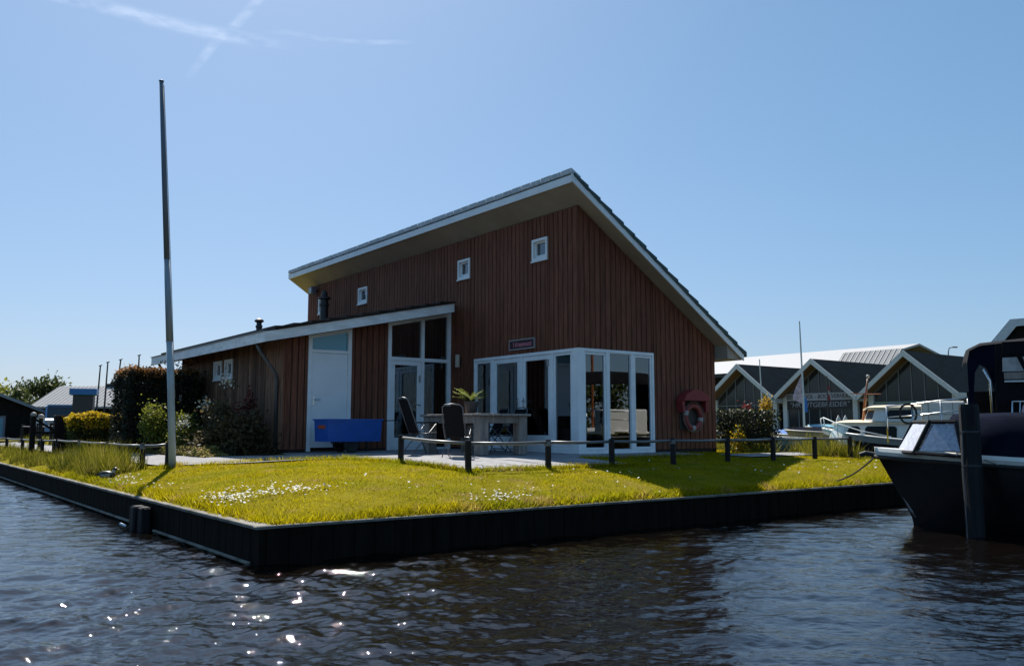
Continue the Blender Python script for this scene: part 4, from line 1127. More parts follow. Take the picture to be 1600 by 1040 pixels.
# ------------------------------------------------------------------ boats
def hull(L_, Bm, bow_h, stern_h, draft=.35, rake=.55, fine=.75, n=18, flare=.82):
    """local: bow at x=0, stern at x=L; z=0 waterline. returns MB and the sheer line function"""
    mb = MB(); rings = []
    def half(q): return Bm / 2 * (1 - (1 - min(1, q / fine)) ** 2.3) * (1 - .14 * max(0, (q - .65) / .35) ** 2) if q > 0 else 0
    def sheer(q): return stern_h + (bow_h - stern_h) * (1 - q) ** 2.1
    for i in range(n + 1):
        q = i / n; b = max(half(q), .012); zs_ = sheer(q)
        xr = rake * (1 - q) ** 3
        x = q * L_
        sec = []
        for (fy, fz) in ((1, 1), (.985, .72), (flare + .08, .38), (flare * .9, .12), (.45, -.6), (0, -1)):
            z = zs_ * fz if fz >= 0 else draft * fz
            sec.append((x + xr * (1 - max(0, z) / max(zs_, .01)) * 1.0, b * fy, z))
        rings.append(sec + [(p[0], -p[1], p[2]) for p in reversed(sec[:-1])])
    mb.loft(rings, closed=False)
    k = len(rings[0]); mb.f.append(tuple(len(mb.v) - k + j for j in range(k)))
    # deck a little below the sheer
    dk_ = len(mb.v)
    for i in range(n + 1):
        r_ = rings[i]; mb.v += [(r_[0][0], r_[0][1] * .97, r_[0][2] - .05), (r_[-1][0], r_[-1][1] * .97, r_[-1][2] - .05)]
    for i in range(n): mb.f.append((dk_ + 2 * i, dk_ + 2 * i + 1, dk_ + 2 * i + 3, dk_ + 2 * i + 2))
    return mb, half, sheer
def rub_rail(L_, half, sheer, n=22, r=.035, dz=0.0, out=.012, side=(1, -1)):
    mb = MB()
    for sd_ in side:
        mb.tube([(i / n * L_, sd_ * (max(half(i / n), .012) + out), sheer(i / n) + dz) for i in range(n + 1)], r, 8)
    return mb
# near boat: black open launch with windscreen and canvas cover
nb = thing('black_launch', 'black hulled launch with pale gunwale, windscreen and dark canvas cover behind the mooring pile', 'boat', Vector((5.17, 12.5, 0)), R(-21))
NBL = 7.6
hb, half, sheer = hull(NBL, 2.4, 1.02, .80, rake=.5, fine=.34)
hb.build('hull', M['hull_black'], nb, smooth=True)
gw = MB()
for sgn in (1, -1):
    gw.loft([[(i / 24 * NBL, sgn * (max(half(i / 24), .012) + a), sheer(i / 24) + b) for a, b in ((.03, -.05), (.05, 0), (.03, .05), (-.10, .06), (-.10, .01))] for i in range(25)], closed=True, caps=True)
gw.build('gunwale', M['hull_white'], nb)
rub_rail(NBL, half, sheer, r=.03, dz=-.075, out=.02).build('rubbing_strake', M['rubber'], nb, smooth=True)
MB().poly([(.05, 0, .985), (.5, -.62, .975), (.5, .62, .975)], [(0, 1, 2)]).build('foredeck', M['interior_dark'], nb)
# windscreen
zc = 1.0
def wsx(y): return .30 + .16 * (abs(y) / .62) ** 2
ws = thing_ws = MB()
ft = [(wsx(.62), -.66), (wsx(.35), -.35), (wsx(0), 0), (wsx(.35), .35), (wsx(.62), .66)]
tops = [(x + .22, y * .88) for x, y in ft]
fr_ = MB()
fr_.tube([(x, y, zc + .02) for x, y in ft], .028, 6).tube([(x, y, zc + .43) for x, y in tops], .028, 6)
for i in (0, 2, 4): fr_.tube([(ft[i][0], ft[i][1], zc), (tops[i][0], tops[i][1], zc + .43)], .03, 6)
side = [(.48, -.72), (1.02, -.955)]; sideT = [(.70, -.65), (.98, -.772)]
for sg_ in (1, -1):
    fr_.tube([(side[0][0], side[0][1] * sg_, zc + .02), (side[1][0], side[1][1] * sg_, zc - .02)], .024, 6).tube([(sideT[0][0], sideT[0][1] * sg_, zc + .43), (sideT[1][0], sideT[1][1] * sg_, zc + .43)], .028, 6)
    fr_.tube([(side[1][0], side[1][1] * sg_, zc - .02), (sideT[1][0], sideT[1][1] * sg_, zc + .43)], .024, 6)
fr_.build('windscreen_frame', M['black_paint'], nb)
MB().loft([[(x, y, zc + .04) for x, y in ft], [(x - .01, y, zc + .41) for x, y in tops]], closed=False).build('windscreen', M['plexi'], nb)
for sg_ in (1, -1):
    MB().poly([(side[0][0] + .05, (side[0][1] - .022) * sg_, zc + .05), (side[1][0] - .03, (side[1][1] + .013) * sg_, zc + .05), (sideT[1][0] - .03, (sideT[1][1] + .013) * sg_, zc + .40), (sideT[0][0] + .03, (sideT[0][1] - .013) * sg_, zc + .40)], [(0, 1, 2, 3)]).build('side_window', M['plexi'], nb)
# canvas cover aft of the screen
cv = MB(); rings = []
for i in range(13):
    q = i / 12; x = 1.03 + (NBL - 1.23) * q; hz = (.52 + .04 * math.sin(q * 9) + .06 * math.sin(q * 3.1)) * (1 - .45 * max(0, q - .6) / .4)
    b = half(x / NBL) + .0; sh = sheer(x / NBL)
    rings.append([(x, -b - .02, sh + .02), (x, -b * .97, sh + hz * .5), (x, -b * .86, sh + hz * .92), (x, -b * .4, sh + hz * 1.04), (x, 0, sh + hz * 1.1), (x, b * .4, sh + hz * 1.04), (x, b * .86, sh + hz * .92), (x, b * .97, sh + hz * .5), (x, b + .02, sh + .02)])
cv.loft(rings, closed=False, caps=False); cv.f.append(tuple(range(9))); cv.f.append(tuple(len(cv.v) - 9 + j for j in range(9)))
cv.build('canvas_cover', M['navy'], nb, smooth=True)
MB().tube([(.95, -.93, .97), (.95, -.93, 1.03), (1.03, -.93, 1.03), (1.03, -.93, .97)], .014, 6).build('cleat', M['steel'], nb)
MB().tube([(.28, -.02, .55), (.45, -.03, .20), (.62, -.03, -.05)], [.02, .03, .02], 6).build('stem_band', M['steel'], nb)
MB().tube([(0, 0, .97), (-.12, 0, .99), (-.2, 0, .96)], .035, 8).build('bow_fender', M['rubber'], nb)
ml = MB().tube([Vector((5.2, 12.5, .97)) + (G(1.6, -4.70, .04) - Vector((5.2, 12.5, .97))) * q + Vector((0, 0, -.25 * q * (1 - q))) for q in np.linspace(0, 1, 9)], .013, 5).build('mooring_line', M['rubber'])
tag(ml, 'mooring line from the black bow to the lawn bank', 'rope')
# mooring pile
pv = spot(1511, 11.0, 0)
pl = thing('mooring_pile', 'thick dark timber mooring pile standing in the water before the black launch', 'mooring pile', (pv.x, pv.y, 0), R(12))
MB().loft([[(r_ * (1 + .05 * math.sin(j * 2.3 + k)) * math.cos(6.283 * j / 14), r_ * (1 + .05 * math.sin(j * 2.3 + k)) * math.sin(6.283 * j / 14), z) for j in range(14)] for k, (r_, z) in enumerate([(.112, -1.2), (.113, .1), (.115, .8), (.114, 1.3), (.116, 1.60), (.108, 1.645)])], True, True).build('post', M['pile_wood'], pl, smooth=False)
MB().lathe([(.118, 0), (.121, .015), (.118, .03)], 14, (0, 0, 1.28), caps=False).lathe([(.118, 0), (.121, .015), (.118, .03)], 14, (0, 0, .86), caps=False).build('iron_band', M['metal_dark'], pl)
MB().tube([(-.14, -.03, 1.3), (-.15, -.03, .8), (-.145, -.03, 0)], .008, 5).build('chain', M['zinc'], pl)
pr = MB().tube([pv + Vector((.13, -.06, .95)) + Vector((2.8, 1.2, -.25)) * q + Vector((0, 0, -.16 * 4 * q * (1 - q))) for q in np.linspace(0, 1, 12)], .009, 5).build('slack_line', M['rope'])
tag(pr, 'slack thin line hanging from the mooring pile along the black hull', 'rope')

# canopy cruiser behind it
cc = thing('canopy_cruiser', 'motor cruiser with dark canvas canopy, steel railing and white lockers behind the launch', 'boat', Vector((8.02, 17.61, 0)), R(-25))
CL = 6.0
hb, half2, sheer2 = hull(CL, 3.0, 1.25, 1.05, rake=.7, fine=.45); hb.build('hull', M['hull_black'], cc, smooth=True)
rub_rail(CL, half2, sheer2, r=.04, dz=0, out=.02).build('gunwale', M['hull_white'], cc, smooth=True)
MB().bbox(.22, .98, -.72, .6, 1.15, 1.86, .03).build('locker', M['hull_white'], cc)
lk = MB()
for x in (.34, .55, .76): lk.box(x - .004, x + .004, -.726, -.72, 1.40, 1.83)
lk.box(.15, .95, -.726, -.72, 1.60, 1.608).build('locker_joint', M['zinc'], cc)
rl = MB(); rp = [(-.42, -.1, 1.78), (.05, -.72, 1.80), (.55, -1.05, 1.86), (1.0, -1.2, 1.9)]
rl.tube(rp, .016, 6).tube([(p[0], p[1], p[2] - .22) for p in rp], .012, 6)
for p in rp: rl.tube([p, (p[0], p[1], 1.05)], .015, 6)
rl.build('bow_rail', M['steel'], cc, smooth=True)
rl = MB()
for x in (1.66, 1.78): rl.tube([(x + .04, -1.40, 1.82), (x, -1.40, 1.1)], .018, 6)
rl.tube([(1.7, -1.40, 1.82), (3.2, -1.4, 1.8), (5, -1.4, 1.75)], .016, 6).tube([(1.75, -1.40, 1.5), (5, -1.4, 1.42)], .012, 6)
rl.build('side_rail', M['steel'], cc, smooth=True)
# canopy frame: navy fabric with an open arch towards the bow, clear panels on the side
cp = MB()
YN, YF = -1.3, 1.3
X0, X1 = 1.02, 4.4
roofp = [(X0 + .0, 2.55), (X0 + .05, 2.78), (X0 + .25, 2.88), (X0 + 1.2, 2.96), (X0 + 3, 3.0), (X1, 2.98)]
cp.loft([[(x, YN + .12, z - .02) for x, z in roofp], [(x, YN + .4, z + .05) for x, z in roofp], [(x, 0, z + .09) for x, z in roofp], [(x, YF - .4, z + .05) for x, z in roofp], [(x, YF - .12, z - .02) for x, z in roofp]], closed=False)
cp.loft([[(x, YN + .12, z - .03) for x, z in roofp], [(x, YN + .4, z + .03) for x, z in roofp], [(x, 0, z + .06) for x, z in roofp], [(x, YF - .4, z + .03) for x, z in roofp], [(x, YF - .12, z - .03) for x, z in roofp]], closed=False)
cp.build('canopy_roof', M['black_canvas'], cc, smooth=True)
def side_panel(pts, m, name, y=YN): MB().prism(pts, 'y', y, y + .02).build(name, M[m], cc)
side_panel([(X0, 1.15), (X0 + .10, 1.15), (X0 + .09, 2.05), (X0 + .12, 2.36), (X0 + .20, 2.50), (X0 + .30, 2.44), (X0 + .38, 2.22), (X0 + .42, 1.95), (X0 + .47, 2.86), (X0 + .2, 2.84), (X0 + .05, 2.76), (X0, 2.55)], 'navy', 'canopy_side')
side_panel([(X0 + .44, 1.1), (X0 + .54, 1.1), (X0 + .57, 2.88), (X0 + .48, 2.87), (X0 + .425, 1.95)], 'black_canvas', 'canopy_side')
side_panel([(X0 + .55, 1.1), (X1, 1.1), (X1, 2.40), (X0 + .56, 2.36)], 'black_canvas', 'canopy_side')
side_panel([(X0 + .575, 2.62), (X1, 2.66), (X1, 2.95), (X0 + .58, 2.90)], 'black_canvas', 'canopy_side')
side_panel([(X0 + .565, 2.365), (X0 + .90, 2.368), (X0 + .80, 2.62), (X0 + .575, 2.615)], 'clear_plastic', 'clear_panel', YN + .005)
side_panel([(X0 + .905, 2.368), (X0 + .98, 2.37), (X0 + .88, 2.63), (X0 + .805, 2.625)], 'black_canvas', 'canopy_side')
side_panel([(X0 + .985, 2.37), (X1, 2.405), (X1, 2.655), (X0 + .885, 2.63)], 'clear_plastic', 'clear_panel', YN + .005)
MB().bbox(X0 + .58, X1 - .1, YN - .04, YN - .005, 2.22, 2.345, .005).build('coaming', M['table_wood'], cc)
MB().bbox(X0 + .58, X1 - .1, YN - .05, YN - .005, 2.165, 2.20, .005).build('coaming_trim', M['board_white'], cc)
MB().box(X0 + .08, X1, YF - .02, YF, 1.1, 2.1).box(X0 + 1.15, X1, YF - .019, YF - .001, 2.102, 2.85).build('far_side', M['black_canvas'], cc)
MB().tube([(X0 + .26, YN - .02, 2.42), (X0 + .35, YN - .03, 2.2), (X0 + .36, YN - .03, 1.1)], .022, 8).build('canopy_pole', M['steel'], cc, smooth=True)
hs_ = MB()
for k in range(5):
    hs_.tube([(-.02 + .15 * math.cos(a), -.75 + .03 * k, 1.62 + .19 * math.sin(a)) for a in np.linspace(0, 6.28, 18)], .022, 6)
tag(hs_.build('coiled_hose', M['rubber'], None, loc=cc.location, rz=R(-25)), 'black coiled hose hanging at the bow rail before the white lockers', 'hose')
lbr = thing('horseshoe_buoy', 'pale pink horseshoe buoy on the cruiser side rail at the right picture edge', 'lifebuoy', cc.location + Vector((2.10 * .906 - 1.48 * .4226, -2.10 * .4226 - 1.48 * .906, 1.62)), R(-25))
ring_arc(R(115), R(425), .20, .075, 22).build('ring', M['flag_cloth'], lbr, smooth=True)
MB().box(-.02, .02, -.09, -.075, -.3, -.1).build('strap', M['red_paint'], lbr)

# cream motor boat
cb = thing('cream_motor_boat', 'cream cabin motor boat with dark windows lying with its bow towards the lawn', 'boat', spot(1284, 31, 0), R(-45))
CBL = 7.8
hb, half3, sheer3 = hull(CBL, 2.8, 1.34, .80, rake=.9, fine=.36); hb.build('hull', M['hull_black'], cb, smooth=True)
bw_ = MB()
for sgn in (1, -1):
    bw_.loft([[(i / 24 * CBL, sgn * (max(half3(i / 24), .012) + a), sheer3(i / 24) + b) for a, b in ((.02, -.20), (.04, .02), (-.06, .04), (-.06, -.02))] for i in range(25)], closed=True, caps=True)
bw_.build('bulwark', M['grey_hull'], cb)
rub_rail(CBL, half3, sheer3, r=.03, dz=.0, out=.03).build('rubbing_strake', M['hull_white'], cb, smooth=True)
def cabin(name, x0, x1, hb_, z0, z1, m, nose=.5, rake0=.2, rake1=.1):
    mb = MB()
    b = [(x0, -hb_ * .72), (x0 + nose, -hb_), (x1, -hb_), (x1, hb_), (x0 + nose, hb_), (x0, hb_ * .72)]
    t_ = [(x0 + rake0, -hb_ * .66), (x0 + nose + rake0 * .7, -hb_ * .9), (x1 - rake1, -hb_ * .9), (x1 - rake1, hb_ * .9), (x0 + nose + rake0 * .7, hb_ * .9), (x0 + rake0, hb_ * .66)]
    return mb.loft([[(x, y, z0) for x, y in b], [(x, y, z1) for x, y in t_]], True, True).build(name, M[m], cb)
def cabin_roof(name, x0, x1, hb_, z, m, th=.06, nose=.45):
    mb = MB(); rows = []
    xs = [x0, x0 + nose * .5, x0 + nose, (x0 + x1) / 2, x1]; ws = [.70, .9, 1.0, 1.02, 1.0]
    for dz_ in (0, -th):
        mb.loft([[(x, y * w_ * hb_, z + dz_ + .09 * (1 - y * y) - (.05 if x == x0 else 0)) for y in np.linspace(-1, 1, 9)] for x, w_ in zip(xs, ws)], closed=False)
    for yy in (-1, 1):
        mb.loft([[(x, yy * w_ * hb_, z - (.05 if x == x0 else 0)), (x, yy * w_ * hb_, z - th - (.05 if x == x0 else 0))] for x, w_ in zip(xs, ws)], closed=False)
    mb.loft([[(x0, y * .70 * hb_, z + d_ + .09 * (1 - y * y) - .05) for y in np.linspace(-1, 1, 9)] for d_ in (0, -th)], closed=False)
    return mb.build(name, M[m], cb)
cabin('trunk_cabin', .45, 7.0, 1.10, .78, 1.50, 'hull_white', .6, .3)
cabin_roof('trunk_roof', .62, 7.0, 1.04, 1.53, 'cream', .06, .6)
cabin('wheelhouse', 1.75, 5.0, 1.0, 1.56, 2.00, 'hull_white', .4, .16)
cabin_roof('wheelhouse_roof', 1.72, 5.2, .97, 2.02, 'cream', .06, .4)
def side_win(x0, x1, za, zb_, z0, z1, hb_, sk=0.0):
    pts = []
    c_ = min(.07, (zb_ - za) * .3)
    for x, z in ((x0 + c_, za), (x1 - c_, za), (x1, za + c_), (x1, zb_ - c_), (x1 - c_, zb_), (x0 + c_ + sk, zb_), (x0 + sk, zb_ - c_), (x0, za + c_)):
        pts.append((x, -(hb_ * (1 - .1 * (z - z0) / (z1 - z0)) + .014), z))
    MB().poly(pts, [tuple(range(8))]).poly([(p[0], p[1] + .02, p[2]) for p in pts], [tuple(range(8))]).build('window', M['boat_pane'], cb)
side_win(1.25, 1.75, 1.02, 1.40, .78, 1.50, 1.10, .12); side_win(1.92, 2.95, .95, 1.40, .78, 1.50, 1.10); side_win(3.5, 4.5, .95, 1.40, .78, 1.50, 1.10)
side_win(2.62, 3.45, 1.64, 1.92, 1.56, 2.0, 1.0); side_win(3.75, 4.7, 1.64, 1.92, 1.56, 2.0, 1.0)
def nose_pt(q, z):
    f = (z - 1.56) / .44
    a_ = Vector((1.75 + .16 * f, -.72 + .06 * f)); b_ = Vector((2.15 + .112 * f, -1.0 + .1 * f))
    p = a_.lerp(b_, q); n_ = Vector((-.57, -.82)) * .016
    return (p.x + n_.x, p.y + n_.y, z)
MB().poly([nose_pt(.1, 1.64), nose_pt(.9, 1.64), nose_pt(.88, 1.92), nose_pt(.12, 1.92)], [(0, 1, 2, 3)]).build('windscreen', M['boat_pane'], cb)
MB().poly([(1.765, -.60, 1.64), (1.765, .60, 1.64), (1.86, .56, 1.92), (1.86, -.56, 1.92)], [(0, 1, 2, 3)]).build('windscreen', M['boat_pane'], cb)
rl = MB(); rp = [(-.1, 0, 1.66), (.35, -.72, 1.70), (1.0, -1.16, 1.5), (1.9, -1.30, 1.24), (2.9, -1.38, 1.06)]
rl.tube(rp, .02, 6)
for p in rp[:-1]: rl.tube([p, (p[0] + .05, p[1], p[2] - .42)], .016, 6)
rl.build('pulpit_rail', M['board_white'], cb, smooth=True)
mst = MB().tube([(1.55, -.3, 1.55), (1.66, -.32, 2.3), (1.80, -.35, 3.02)], [.05, .045, .03], 8).tube([(1.35, -.75, 2.50), (2.0, .15, 2.50)], .018, 6).build('mast', M['varnish'], cb, smooth=True)
MB().lathe([(.02, 0), (.06, .03), (.06, .09), (.02, .12)], 10, (1.80, -.35, 3.02)).build('mast_light', M['white_band'], mst)

# small boats ashore or moored further back
def dinghy(label, loc, rz, L_, m, cover, name='dinghy'):
    o = thing(name, label, 'boat', loc, rz)
    hb, hf, sh = hull(L_, 1.7, .75, .55, rake=.4, fine=.5); hb.build('hull', M[m], o, smooth=True)
    o.scale = (.9, .9, .72)
    rub_rail(L_, hf, sh, r=.05, out=.02).build('tube_rail', M['grey_hull'], o, smooth=True)
    if cover:
        mb = MB(); mb.loft([[(x, -hf(x / L_), sh(x / L_) + .02), (x, 0, sh(x / L_) + .30 * math.sin(math.pi * (.15 + .8 * x / L_))), (x, hf(x / L_), sh(x / L_) + .02)] for x in np.linspace(.1, L_ - .1, 10)], closed=False)
        mb.build('cover', M[cover], o, smooth=True)
    return o
dinghy('open grey dinghy with navy cover left of the cream motor boat bow', spot(1224, 33, .72), R(-20), 4.6, 'grey_hull', 'navy')
dinghy('small white boat under a bright blue cover beside the twiggy hedge', spot(1199, 35, .62), R(-30), 2.6, 'hull_white', 'blue_cover')
dinghy('pale green keelboat hull resting on the bank edge behind the railing', spot(1186, 31, .55), R(-25), 2.8, 'turquoise', None)
o = dinghy('boat under a turquoise cover at the foot of the flag pole', spot(1256, 41, .85), R(-10), 3.0, 'hull_white', 'turquoise')
wb = thing('windsurf_board', 'two pale upright board tips standing before the second gabled house', 'board', spot(1313, 46, 1.0), 0); wb.scale = (.55, 1, .62)
for dx in (-.33, .33):
    MB().prism([(dx - .28, 0), (dx + .28, 0), (dx + .3, .9), (dx + .16, 1.35), (dx, 1.62), (dx - .16, 1.35), (dx - .3, .9)], 'y', -.03, .03).build('board', M['board_white'], wb)
flg = thing('flag_pole', 'slender mast flying a faded pinkish flag before the second gabled house', 'flagpole', spot(1254, 42, .3), 0)
MB().tube([(0, 0, 0), (0, 0, 3), (-.05, 0, 6.2)], [.06, .05, .03], 8).build('mast', M['board_white'], flg)
MB().loft([[(-.06 - .0 * q, 0, 3.55 - 1.35 * q) for q in np.linspace(0, 1, 6)], [(-.3, .06, 3.05 - .72 * q) for q in np.linspace(0, 1, 6)], [(-.52, -.04, 2.55 - .12 * q) for q in np.linspace(0, 1, 6)]], closed=False).build('flag', M['flag_cloth'], flg)
MB().loft([[(.05, 0, 2.6 - .8 * q) for q in (0, .5, 1)], [(.2, .04, 2.35 - .55 * q) for q in (0, .5, 1)]], closed=False).build('pennant', M['blue_lid'], flg)
rm = thing('thin_mast', 'bare thin mast standing between the first two gabled houses', 'mast', spot(1190, 44, .5), 0)
MB().tube([(0, 0, 0), (-.02, 0, 2), (-.08, 0, 4.3)], [.045, .04, .025], 8).build('pole', M['board_white'], rm)
rf = thing('red_flag', 'small red and white flag before the lettered banner', 'flag', spot(1291.5, 43, .6), 0)
MB().tube([(0, 0, 0), (.02, 0, 3.3)], .025, 6).build('staff', M['metal_dark'], rf)
MB().loft([[(.02, 0, 2.9 - .75 * q) for q in (0, .5, 1)], [(.17, .05, 2.75 - .72 * q) for q in (0, .5, 1)]], closed=False).build('cloth', M['red_paint'], rf)
MB().loft([[(.025, -.012, 2.62 - .2 * q) for q in (0, .5, 1)], [(.17, .035, 2.5 - .2 * q) for q in (0, .5, 1)]], closed=False).build('white_stripe', M['white_band'], rf)

# ------------------------------------------------------------------ gabled houses across the basin (local x = ridge direction away, y = along the row)
def gabled_house(label, loc, w_=6.9, eave=2.75, ridge=5.5, L_=11, sign=None, right_eave=True, front=0.9):
    o = thing('gabled_house', label, 'house', loc, ROT, 'gabled houses across the harbour basin')
    h_ = w_ / 2; k = (ridge - eave) / h_
    zr_ = lambda y: ridge - abs(y) * k
    # walls
    wl_ = MB().prism([(-h_ + .6, 0), (h_ - .6, 0), (h_ - .6, zr_(h_ - .6) - .15), (0, ridge - .15), (-h_ + .6, zr_(h_ - .6) - .15)], 'x', front + .14, L_)
    wl_.build('wall', M['render_grey'], o)
    rf_ = MB()
    for sg_ in (-1, 1):
        rf_.prism([(0, ridge - .12), (sg_ * h_, eave - .12), (sg_ * h_, eave + .1), (0, ridge + .1)], 'x', .02, L_)
    ro = rf_.build('roof', M['green_roof'], o)
    sf = MB()
    for sg_ in (-1, 1): sf.prism([(0.0, ridge - .16), (sg_ * (h_ - .1), eave - .09), (sg_ * (h_ - .1), eave - .125), (0, ridge - .195)], 'x', .05, front + .14)
    sf.build('soffit', M['soffit_brown'], ro)
    for sg_ in (-1, 1):
        MB().prism([(0, ridge - .28), (sg_ * (h_ + .1), eave - .34), (sg_ * (h_ + .1), eave + .04), (0, ridge + .13)], 'x', -.05, .02).build('bargeboard', M['board_white'], ro)
        MB().box(.0, L_, sg_ * h_, sg_ * (h_ + .12), eave - .3, eave + .05).build('gutter', M['board_white'], ro)
    # glazed gable: panes between mullions
    n = 6; yw = h_ - .75
    for i in range(n):
        y0_, y1_ = -yw + 2 * yw * i / n, -yw + 2 * yw * (i + 1) / n
        for z0_, z1_ in ((.15, 2.3), (2.36, None)):
            if z1_ is None:
                a_, b_ = zr_(y0_) - .45, zr_(y1_) - .45
                if max(a_, b_) < 2.5: continue
                a_, b_ = max(a_, 2.38), max(b_, 2.38)
                poly_ = [(y0_ + .03, z0_), (y1_ - .03, z0_), (y1_ - .03, b_), (y0_ + .03, a_)]
                if y0_ < 0 < y1_: poly_ = [(y0_ + .03, z0_), (y1_ - .03, z0_), (y1_ - .03, b_), (0, ridge - .45), (y0_ + .03, a_)]
            else:
                poly_ = [(y0_ + .03, z0_), (y1_ - .03, z0_), (y1_ - .03, z1_), (y0_ + .03, z1_)]
            MB().prism(poly_, 'x', front + .05, front + .07).build('pane', M['far_pane'], o)
    mu = MB()
    for i in range(n + 1):
        y_ = -yw + 2 * yw * i / n
        mu.box(front, front + .12, y_ - .028, y_ + .028, .1, max(zr_(y_) - .4, .5))
    mu.box(front - .01, front + .13, -yw, yw, 2.3, 2.36); mu.box(front - .01, front + .13, -yw, yw, .08, .15)
    mu.build('mullion', M['mullion'], o)
    for sg_ in (-1, 1):
        MB().box(front - .12, front + .14, sg_ * (h_ - .72), sg_ * (h_ - .35), 0, zr_(h_ - .35) - .2).build('pier', M['board_white'], o)
    return o
h1p = W(44.0, 31.2, .78); HS = 6.75
gh1 = gabled_house('dark green roofed gabled house nearest the timber house, behind the golden shrub', h1p)
gh2 = gabled_house('middle gabled house carrying the black and white lettered banner', W(44.0, 31.2 - HS, .78))
gh3 = gabled_house('gabled house behind the cream wheelhouse, with pale green panel under its glazing', W(44.0, 31.2 - 2 * HS - .3, .78), ridge=5.6)
# lower links between the gables
for k, (a, lab) in enumerate(((31.2 - HS / 2, 'low flat link with white fascia between first and middle gabled house'), (31.2 - HS * 1.52, 'low flat link with white fascia between middle and third gabled house'))):
    lk = thing('link_building', lab, 'building', W(45.2, a, .78), ROT)
    MB().box(.3, 8, -.5, .5, 0, 2.5).build('wall', M['render_grey'], lk)
    MB().box(-.2, .0, -1.0, 1.0, 2.42, 2.8).build('fascia', M['board_white'], lk)
    MB().box(0.001, 8, -.6, .6, 2.5, 2.75).build('roof', M['green_roof'], lk)
    MB().box(.26, .296, -.42, .42, .1, 2.2).build('pane', M['far_pane'], lk)
# banner on the middle house
bn = thing('banner', 'two-line lettered banner, white over black, across the middle gabled house', 'sign', W(44.0, 31.2 - HS, .78) + Vector((0, 0, 1.95)), ROT)
MB().box(.80, .83, -3.0, 3.0, .62, 1.16).build('upper_panel', M['banner_white'], bn)
MB().box(.80, .83, -3.0, 3.0, 0, .60).build('lower_panel', M['banner_black'], bn)
BX = lambda z: Matrix(((0, 0, -1, .79), (-1, 0, 0, 0), (0, 1, 0, z), (0, 0, 0, 1)))
text_mesh('lettering', 'ZEILSCHOOL - BOOTVERHUUR', .44, M['banner_black'], bn, BX(.89), .15, .006, xs=.90)
text_mesh('lettering', '"HR UITGEBREIDER"', .50, M['banner_white'], bn, BX(.30), .15, .006, xs=1.12)
# pale panel with blue lettering band on the third house
pg = thing('shop_panel', 'pale green panel with faded blue band under the third gable glazing', 'sign', W(44.0, 31.2 - 2 * HS - .3, .78) + Vector((0, 0, 1.45)), ROT)
MB().box(.78, .82, -2.6, 2.6, 0, .9).build('panel', M['pale_green'], pg)
for i, (a, b) in enumerate(((-1.5, -.95), (-.9, -.5), (-.4, .2))): MB().box(.765, .778, a, b, .32, .48).build('blue_print', M['van_blue'], pg)
MB().prism([(1.0, .1), (1.9, .05), (2.0, .6), (1.5, .85), (1.05, .7)], 'x', .76, .778).build('blue_emblem', M['van_blue'], pg)
# long hall with light metal roof, seamed roof house behind
hl = thing('long_hall', 'long hall with pale sheet metal roof behind the gabled houses', 'hall', W(58, 0, .78), ROT)
HLn = 120
MB().prism([(-.5, 0), (23, 0), (23, 5.8), (-.5, 5.8)], 'y', 30, HLn).build('wall', M['dark_board'], hl)
hall_roof = MB()
hall_roof.prism([(-1, 5.75), (11.4, 8.4), (24, 5.75), (24, 5.9), (11.4, 8.6), (-1, 5.9)], 'y', 29.7, HLn)
hro = hall_roof.build('roof', M['metal_sheet'], hl)
MB().box(-1.15, -1.02, 29.7, HLn, 5.55, 5.92).build('gutter', M['metal_dark'], hro)
sh_ = thing('seamed_roof_house', 'grey standing seam roof rising between the middle and third gabled house', 'house', W(55.6, 26.45, .78), ROT)
MB().prism([(-3.6, 0), (3.6, 0), (3.6, 3.2), (0, 6.7), (-3.6, 3.2)], 'y', -2.4, 2.4).build('wall', M['dark_board'], sh_)
sr = MB().prism([(-4.2, 2.65), (0, 6.75), (4.2, 2.65), (4.2, 2.85), (0, 6.95), (-4.2, 2.85)], 'y', -2.65, 2.65).build('roof', M['standing_seam'], sh_)
sm = MB()
for k in range(12): sm.prism([(-4.18, 2.86), (-.02, 6.93), (-.02, 6.985), (-4.18, 2.915)], 'y', -2.62 + k * .46, -2.585 + k * .46)
stuff(sm.build('roof_seams', M['metal_dark'], sr))
# timber house at the right edge behind the canopy
rh = thing('dark_house', 'dark house with steep white-edged roof rising behind the canopy at the right edge', 'house', spot(1620, 40, .8), R(-31))
MB().prism([(-1.7, 0), (5, 0), (5, 5.5), (-.9, 5.3), (-1.7, 4.25)], 'y', .35, 8).build('wall', M['dark_board'], rh)
rr_ = MB().prism([(-1.85, 4.2), (-.85, 5.42), (5.2, 5.62), (5.2, 5.72), (-.9, 5.55), (-1.95, 4.28)], 'y', 0, 8.4).build('roof', M['dark_board'], rh)
MB().prism([(-1.98, 4.02), (-1.68, 4.02), (-.68, 5.26), (5.2, 5.52), (5.2, 5.75), (-.92, 5.6), (-2.0, 4.28)], 'y', -.06, -.002).build('bargeboard', M['board_white'], rr_)

sl = thing('street_lamp', 'thin street lamp standing beyond the third gabled house', 'street lamp', spot(1484, 90, .78), 0)
MB().tube([(0, 0, 0), (0, 0, 8.4), (.12, 0, 8.8), (.5, 0, 8.9)], [.09, .06, .05, .05], 8).build('pole', M['zinc'], sl)
MB().bbox(.4, .95, -.12, .12, 8.82, 8.95, .03).build('lamp_head', M['zinc'], sl)

